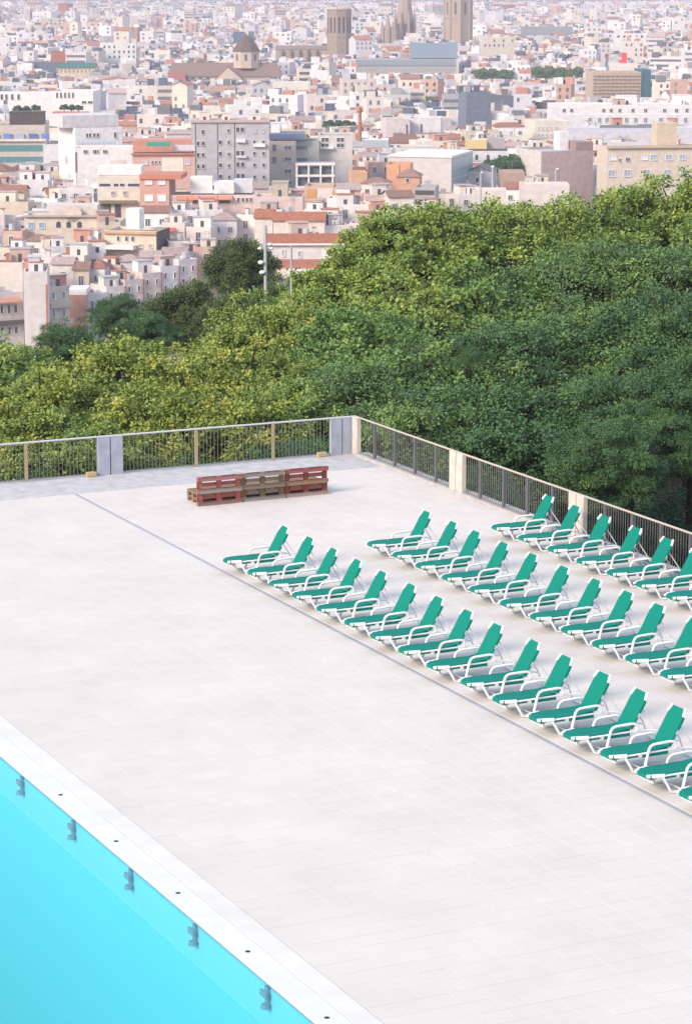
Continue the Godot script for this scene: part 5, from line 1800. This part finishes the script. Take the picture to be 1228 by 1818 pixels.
func fill_houses() -> void:
	var g := RandomNumberGenerator.new()
	g.seed = 4242
	var made := []
	var d := 556.0
	var marks := named_boxes.duplicate()
	# houses read off the photograph one by one: left, right, eaves, distance
	var by_hand := [[183, 215, 470, 590], [215, 250, 464, 591], [250, 286, 458, 592], [286, 330, 452, 594], [328, 352, 446, 600],
		[288, 328, 395, 615], [300, 345, 428, 604], [330, 374, 403, 614], [346, 386, 438, 600], [375, 420, 391, 622], [420, 452, 381, 627], [300, 350, 373, 630], [350, 395, 372, 631],
		[44, 85, 428, 612], [85, 128, 437, 606], [128, 172, 430, 611], [0, 45, 440, 602], [100, 150, 453, 596], [150, 184, 449, 599], [40, 96, 456, 592], [92, 130, 470, 584], [130, 158, 480, 581], [158, 186, 476, 583], [-40, 0, 436, 606],
		[600, 640, 338, 655], [640, 688, 326, 672], [655, 700, 346, 650], [690, 734, 351, 646], [600, 650, 363, 632], [640, 682, 373, 624], [580, 622, 352, 642], [560, 608, 374, 622], [576, 622, 400, 606], [620, 662, 396, 608], [576, 600, 386, 614], [735, 790, 368, 640], [655, 700, 392, 612], [540, 580, 372, 624], [660, 705, 412, 598],
		[173, 214, 394, 624], [214, 250, 392, 627], [250, 300, 378, 624], [455, 500, 372, 622], [500, 545, 377, 621], [0, 40, 410, 622], [278, 300, 400, 616]]
	for e in by_hand:
		made.append(ordinary(g, e[0], e[1], e[2], e[3] + 0.0, g.randf_range(6.0, 8.5)))
		named_boxes.append([e[0], e[1], e[2], e[2] + 14.0, e[3] + 0.0, e[3] + 8.0, ""])
	while d < 930.0 and made.size() < 295:
		var x := -150.0 + g.randf_range(0, 40)
		while x < 1370.0:
			var w := g.randf_range(6.0, 12.5)
			var wp := w / d * FOCAL
			var dp := g.randf_range(6.5, 9.5)
			var dd := d + g.randf_range(-1.5, 1.5)
			var h := g.randf_range(13.0, 20.0) + (dd - 560.0) * 0.022
			var yt := -52.0 + (80.0 - h) * FOCAL / dd
			var xa := x
			var xb := x + wp * 0.97
			x += wp + (g.randf_range(0.0, 10.0) if g.randf() < 0.3 else 0.0)
			var tl := minf(wood_line(xa), wood_line(xb))
			if yt > maxf(wood_line(xa), wood_line(xb)) - 6.0 or xb < -60.0 or xa > 1290.0:
				continue
			var y2 := fit(xa, xb, dd, dp, yt)
			if y2 < 0.0:
				continue
			h = 80.0 - (y2 + 52.0) * dd / FOCAL
			if h < 5.5 or y2 > tl - 4.0:
				continue
			made.append(ordinary(g, xa, xb, y2, dd, dp))
		d += 10.5 + (d - 556.0) * 0.015
	# what each one stands next to, and which of its like it is
	var by := {}
	for m in made:
		var best = null
		var near := 1e9
		for e in marks:
			var q := Vector2((e[0] + e[1]) / 2 - m.x, (e[2] + minf(e[3], e[2] + 40.0)) / 2 - m.y - 6.0)
			if q.length() < near:
				near = q.length()
				best = e
		var q := Vector2(m.x - (best[0] + best[1]) / 2, m.y + 6.0 - (best[2] + minf(best[3], best[2] + 40.0)) / 2)
		var where := "beside"
		if absf(q.y) > absf(q.x) * 0.8:
			where = "beyond" if q.y < 0 else "in front of"
		else:
			where = "west of" if q.x < 0 else "east of"
		where = {"west of": "to the left of", "east of": "to the right of"}.get(where, where)
		var words: PackedStringArray = String(best[6]).split(" ")
		var short := " ".join(words.slice(0, 6)) if words.size() > 6 else String(best[6])
		var kept: PackedStringArray = short.split(" ")
		while kept.size() > 2 and kept[kept.size() - 1] in ["with", "a", "an", "two", "of", "the", "and", "in", "front", "beside", "next", "behind", "at", "on", "between", "under", "below", "to", "right", "for", "low", "red", "four", "joined", "receding", "pinkish", "teal", "pairs", "orange", "dark", "white", "huge"]:
			kept.remove_at(kept.size() - 1)
		short = " ".join(kept)
		if not short.begins_with("the "):
			short = "the " + short
		var key := "%s %s %s" % [m.say, where, short]
		if not by.has(key):
			by[key] = []
		by[key].append(m)
	for key in by:
		var l: Array = by[key]
		l.sort_custom(func(a, b): return a.x < b.x)
		for i in l.size():
			var text: String = key
			if l.size() > 1:
				text = "%s %s" % [ordinal(i) if i < l.size() - 1 or l.size() == 2 else "last", key]
				if l.size() == 2:
					text = "%s %s" % [["first", "second"][i], key]
			l[i].t.set_meta("label", text)
			l[i].t.set_meta("group", "ordinary houses of the near quarter")
	print("ordinary houses: ", made.size(), " last row at ", d)
	far_from = d + 4.0

var far_from := 900.0

# ---------------------------------------------------------------- the city: everything farther, as one mass
func far_city() -> void:
	var g := RandomNumberGenerator.new()
	g.seed = 99
	var b := MB.new()
	var d := far_from
	var count := 0
	while d < 7600.0:
		var pitch := maxf(13.0, d * 0.0125)
		var span := d * 0.177
		var u := -span
		while u < span:
			var w := g.randf_range(6.5, 14.0) * (1.0 if d < 3000.0 else d / 3000.0)
			if g.randf() < 0.12:
				w *= 2.0
			var dp := g.randf_range(0.6, 0.85) * pitch
			var h := g.randf_range(14.0, 23.0)
			if g.randf() < 0.08:
				h += g.randf_range(4.0, 14.0)
			var dd := d + g.randf_range(-0.2, 0.2) * pitch
			var xa := 614.0 + u * FOCAL / dd
			var xb := 614.0 + (u + w) * FOCAL / dd
			var mid := u + w / 2
			u += w + (g.randf_range(0.5, 6.0) if g.randf() < 0.35 else 0.1)
			var y0 := -52.0 + (80.0 - h) * FOCAL / dd
			var y1 := fit(xa, xb, dd, dp, y0)
			if y1 < 0.0:
				continue
			if y1 != y0:
				h = 80.0 - (y1 + 52.0) * dd / FOCAL
				if h < 5.0:
					continue
			var wall: Color = [WHITE, WHITE, WHITE, PALE, CREAM, LILAC, PINK, WHITE, LILAC, CREAM, PALE, Color(0.62, 0.42, 0.35)][g.randi() % 12]
			var roof: Color = [WHITE, LILAC, PALE, ROSE, Color(0.56, 0.52, 0.52), PINK, LILAC, TERRA, WHITE][g.randi() % 9]
			if g.randf() < 0.05:
				wall = [Color(0.18, 0.21, 0.27), GREY, BRICK, Color(0.3, 0.33, 0.38), Color(0.5, 0.3, 0.24)][g.randi() % 5]
			wall *= g.randf_range(0.82, 1.06)
			roof *= g.randf_range(0.8, 1.1)
			var fw := dd
			b.t = Transform3D(Basis(Vector3.UP, -YAW + g.randf_range(-0.3, 0.3)), Vector3(mid * cos(YAW) + fw * sin(YAW), CITY_Y, mid * sin(YAW) - fw * cos(YAW)))
			if g.randf() < 0.87:
				shell(b, w, dp, h, wall, roof)
				terrace(b, w, dp, h, roof)
				for i in (g.randi_range(2, 6) if d < 2600.0 else g.randi_range(1, 2)):
					var x := g.randf_range(-w / 2 + 1, w / 2 - 1)
					var z := -g.randf_range(1.0, dp - 1.0)
					var a := g.randf_range(0.8, 2.6)
					b.col = [WHITE, CREAM, WHITE, LILAC, GREY, SALMON, SLATE, Color(0.13, 0.16, 0.23)][g.randi() % 8] * g.randf_range(0.8, 1.05)
					b.box(Vector3(x - a, h - 0.7, z - a * 0.8), Vector3(x + a, h + g.randf_range(1.2, 3.2), z + a * 0.6), false)
			else:
				shell(b, w, dp, h, wall, roof, 0.0)
				gable(b, w, dp, h, minf(dp * 0.16, 2.6), [TERRA, ROSE, Color(0.36, 0.2, 0.15)][g.randi() % 3], wall, g.randf() < 0.3)
			# windows
			var dark := Color(0.10, 0.105, 0.12)
			b.col = dark * g.randf_range(0.8, 2.6)
			var rows := 3 if d < 1800.0 else 2
			var cols := clampi(int(w / (2.9 if d < 2000.0 else 4.2)), 1, 7)
			if g.randf() < 0.85:
				for r in rows:
					for c in cols:
						if g.randf() < 0.35:
							continue
						var cx := (float(c) + 0.5) / cols * w - w / 2
						var cy := h - 2.4 - r * 3.2
						var hw := 0.55 if d < 2000.0 else 0.9
						b.quad(Vector3(cx - hw, cy - 0.9, 0.06), Vector3(cx + hw, cy - 0.9, 0.06), Vector3(cx + hw, cy + 0.8, 0.06), Vector3(cx - hw, cy + 0.8, 0.06))
			elif g.randf() < 0.7:
				for r in rows:
					b.quad(Vector3(-w / 2 + 0.5, h - 3.2 - r * 3.2, 0.06), Vector3(w / 2 - 0.5, h - 3.2 - r * 3.2, 0.06), Vector3(w / 2 - 0.5, h - 1.8 - r * 3.2, 0.06), Vector3(-w / 2 + 0.5, h - 1.8 - r * 3.2, 0.06))
			count += 1
		d += pitch
	var o := part("distant_city", b, M.plaster)
	tag(o, "dense white, cream and rosy roofs of the city stretching to the upper edge of the picture", "city", "", "stuff")
	print("far houses: ", count, " triangles ", b.v.size() / 3)
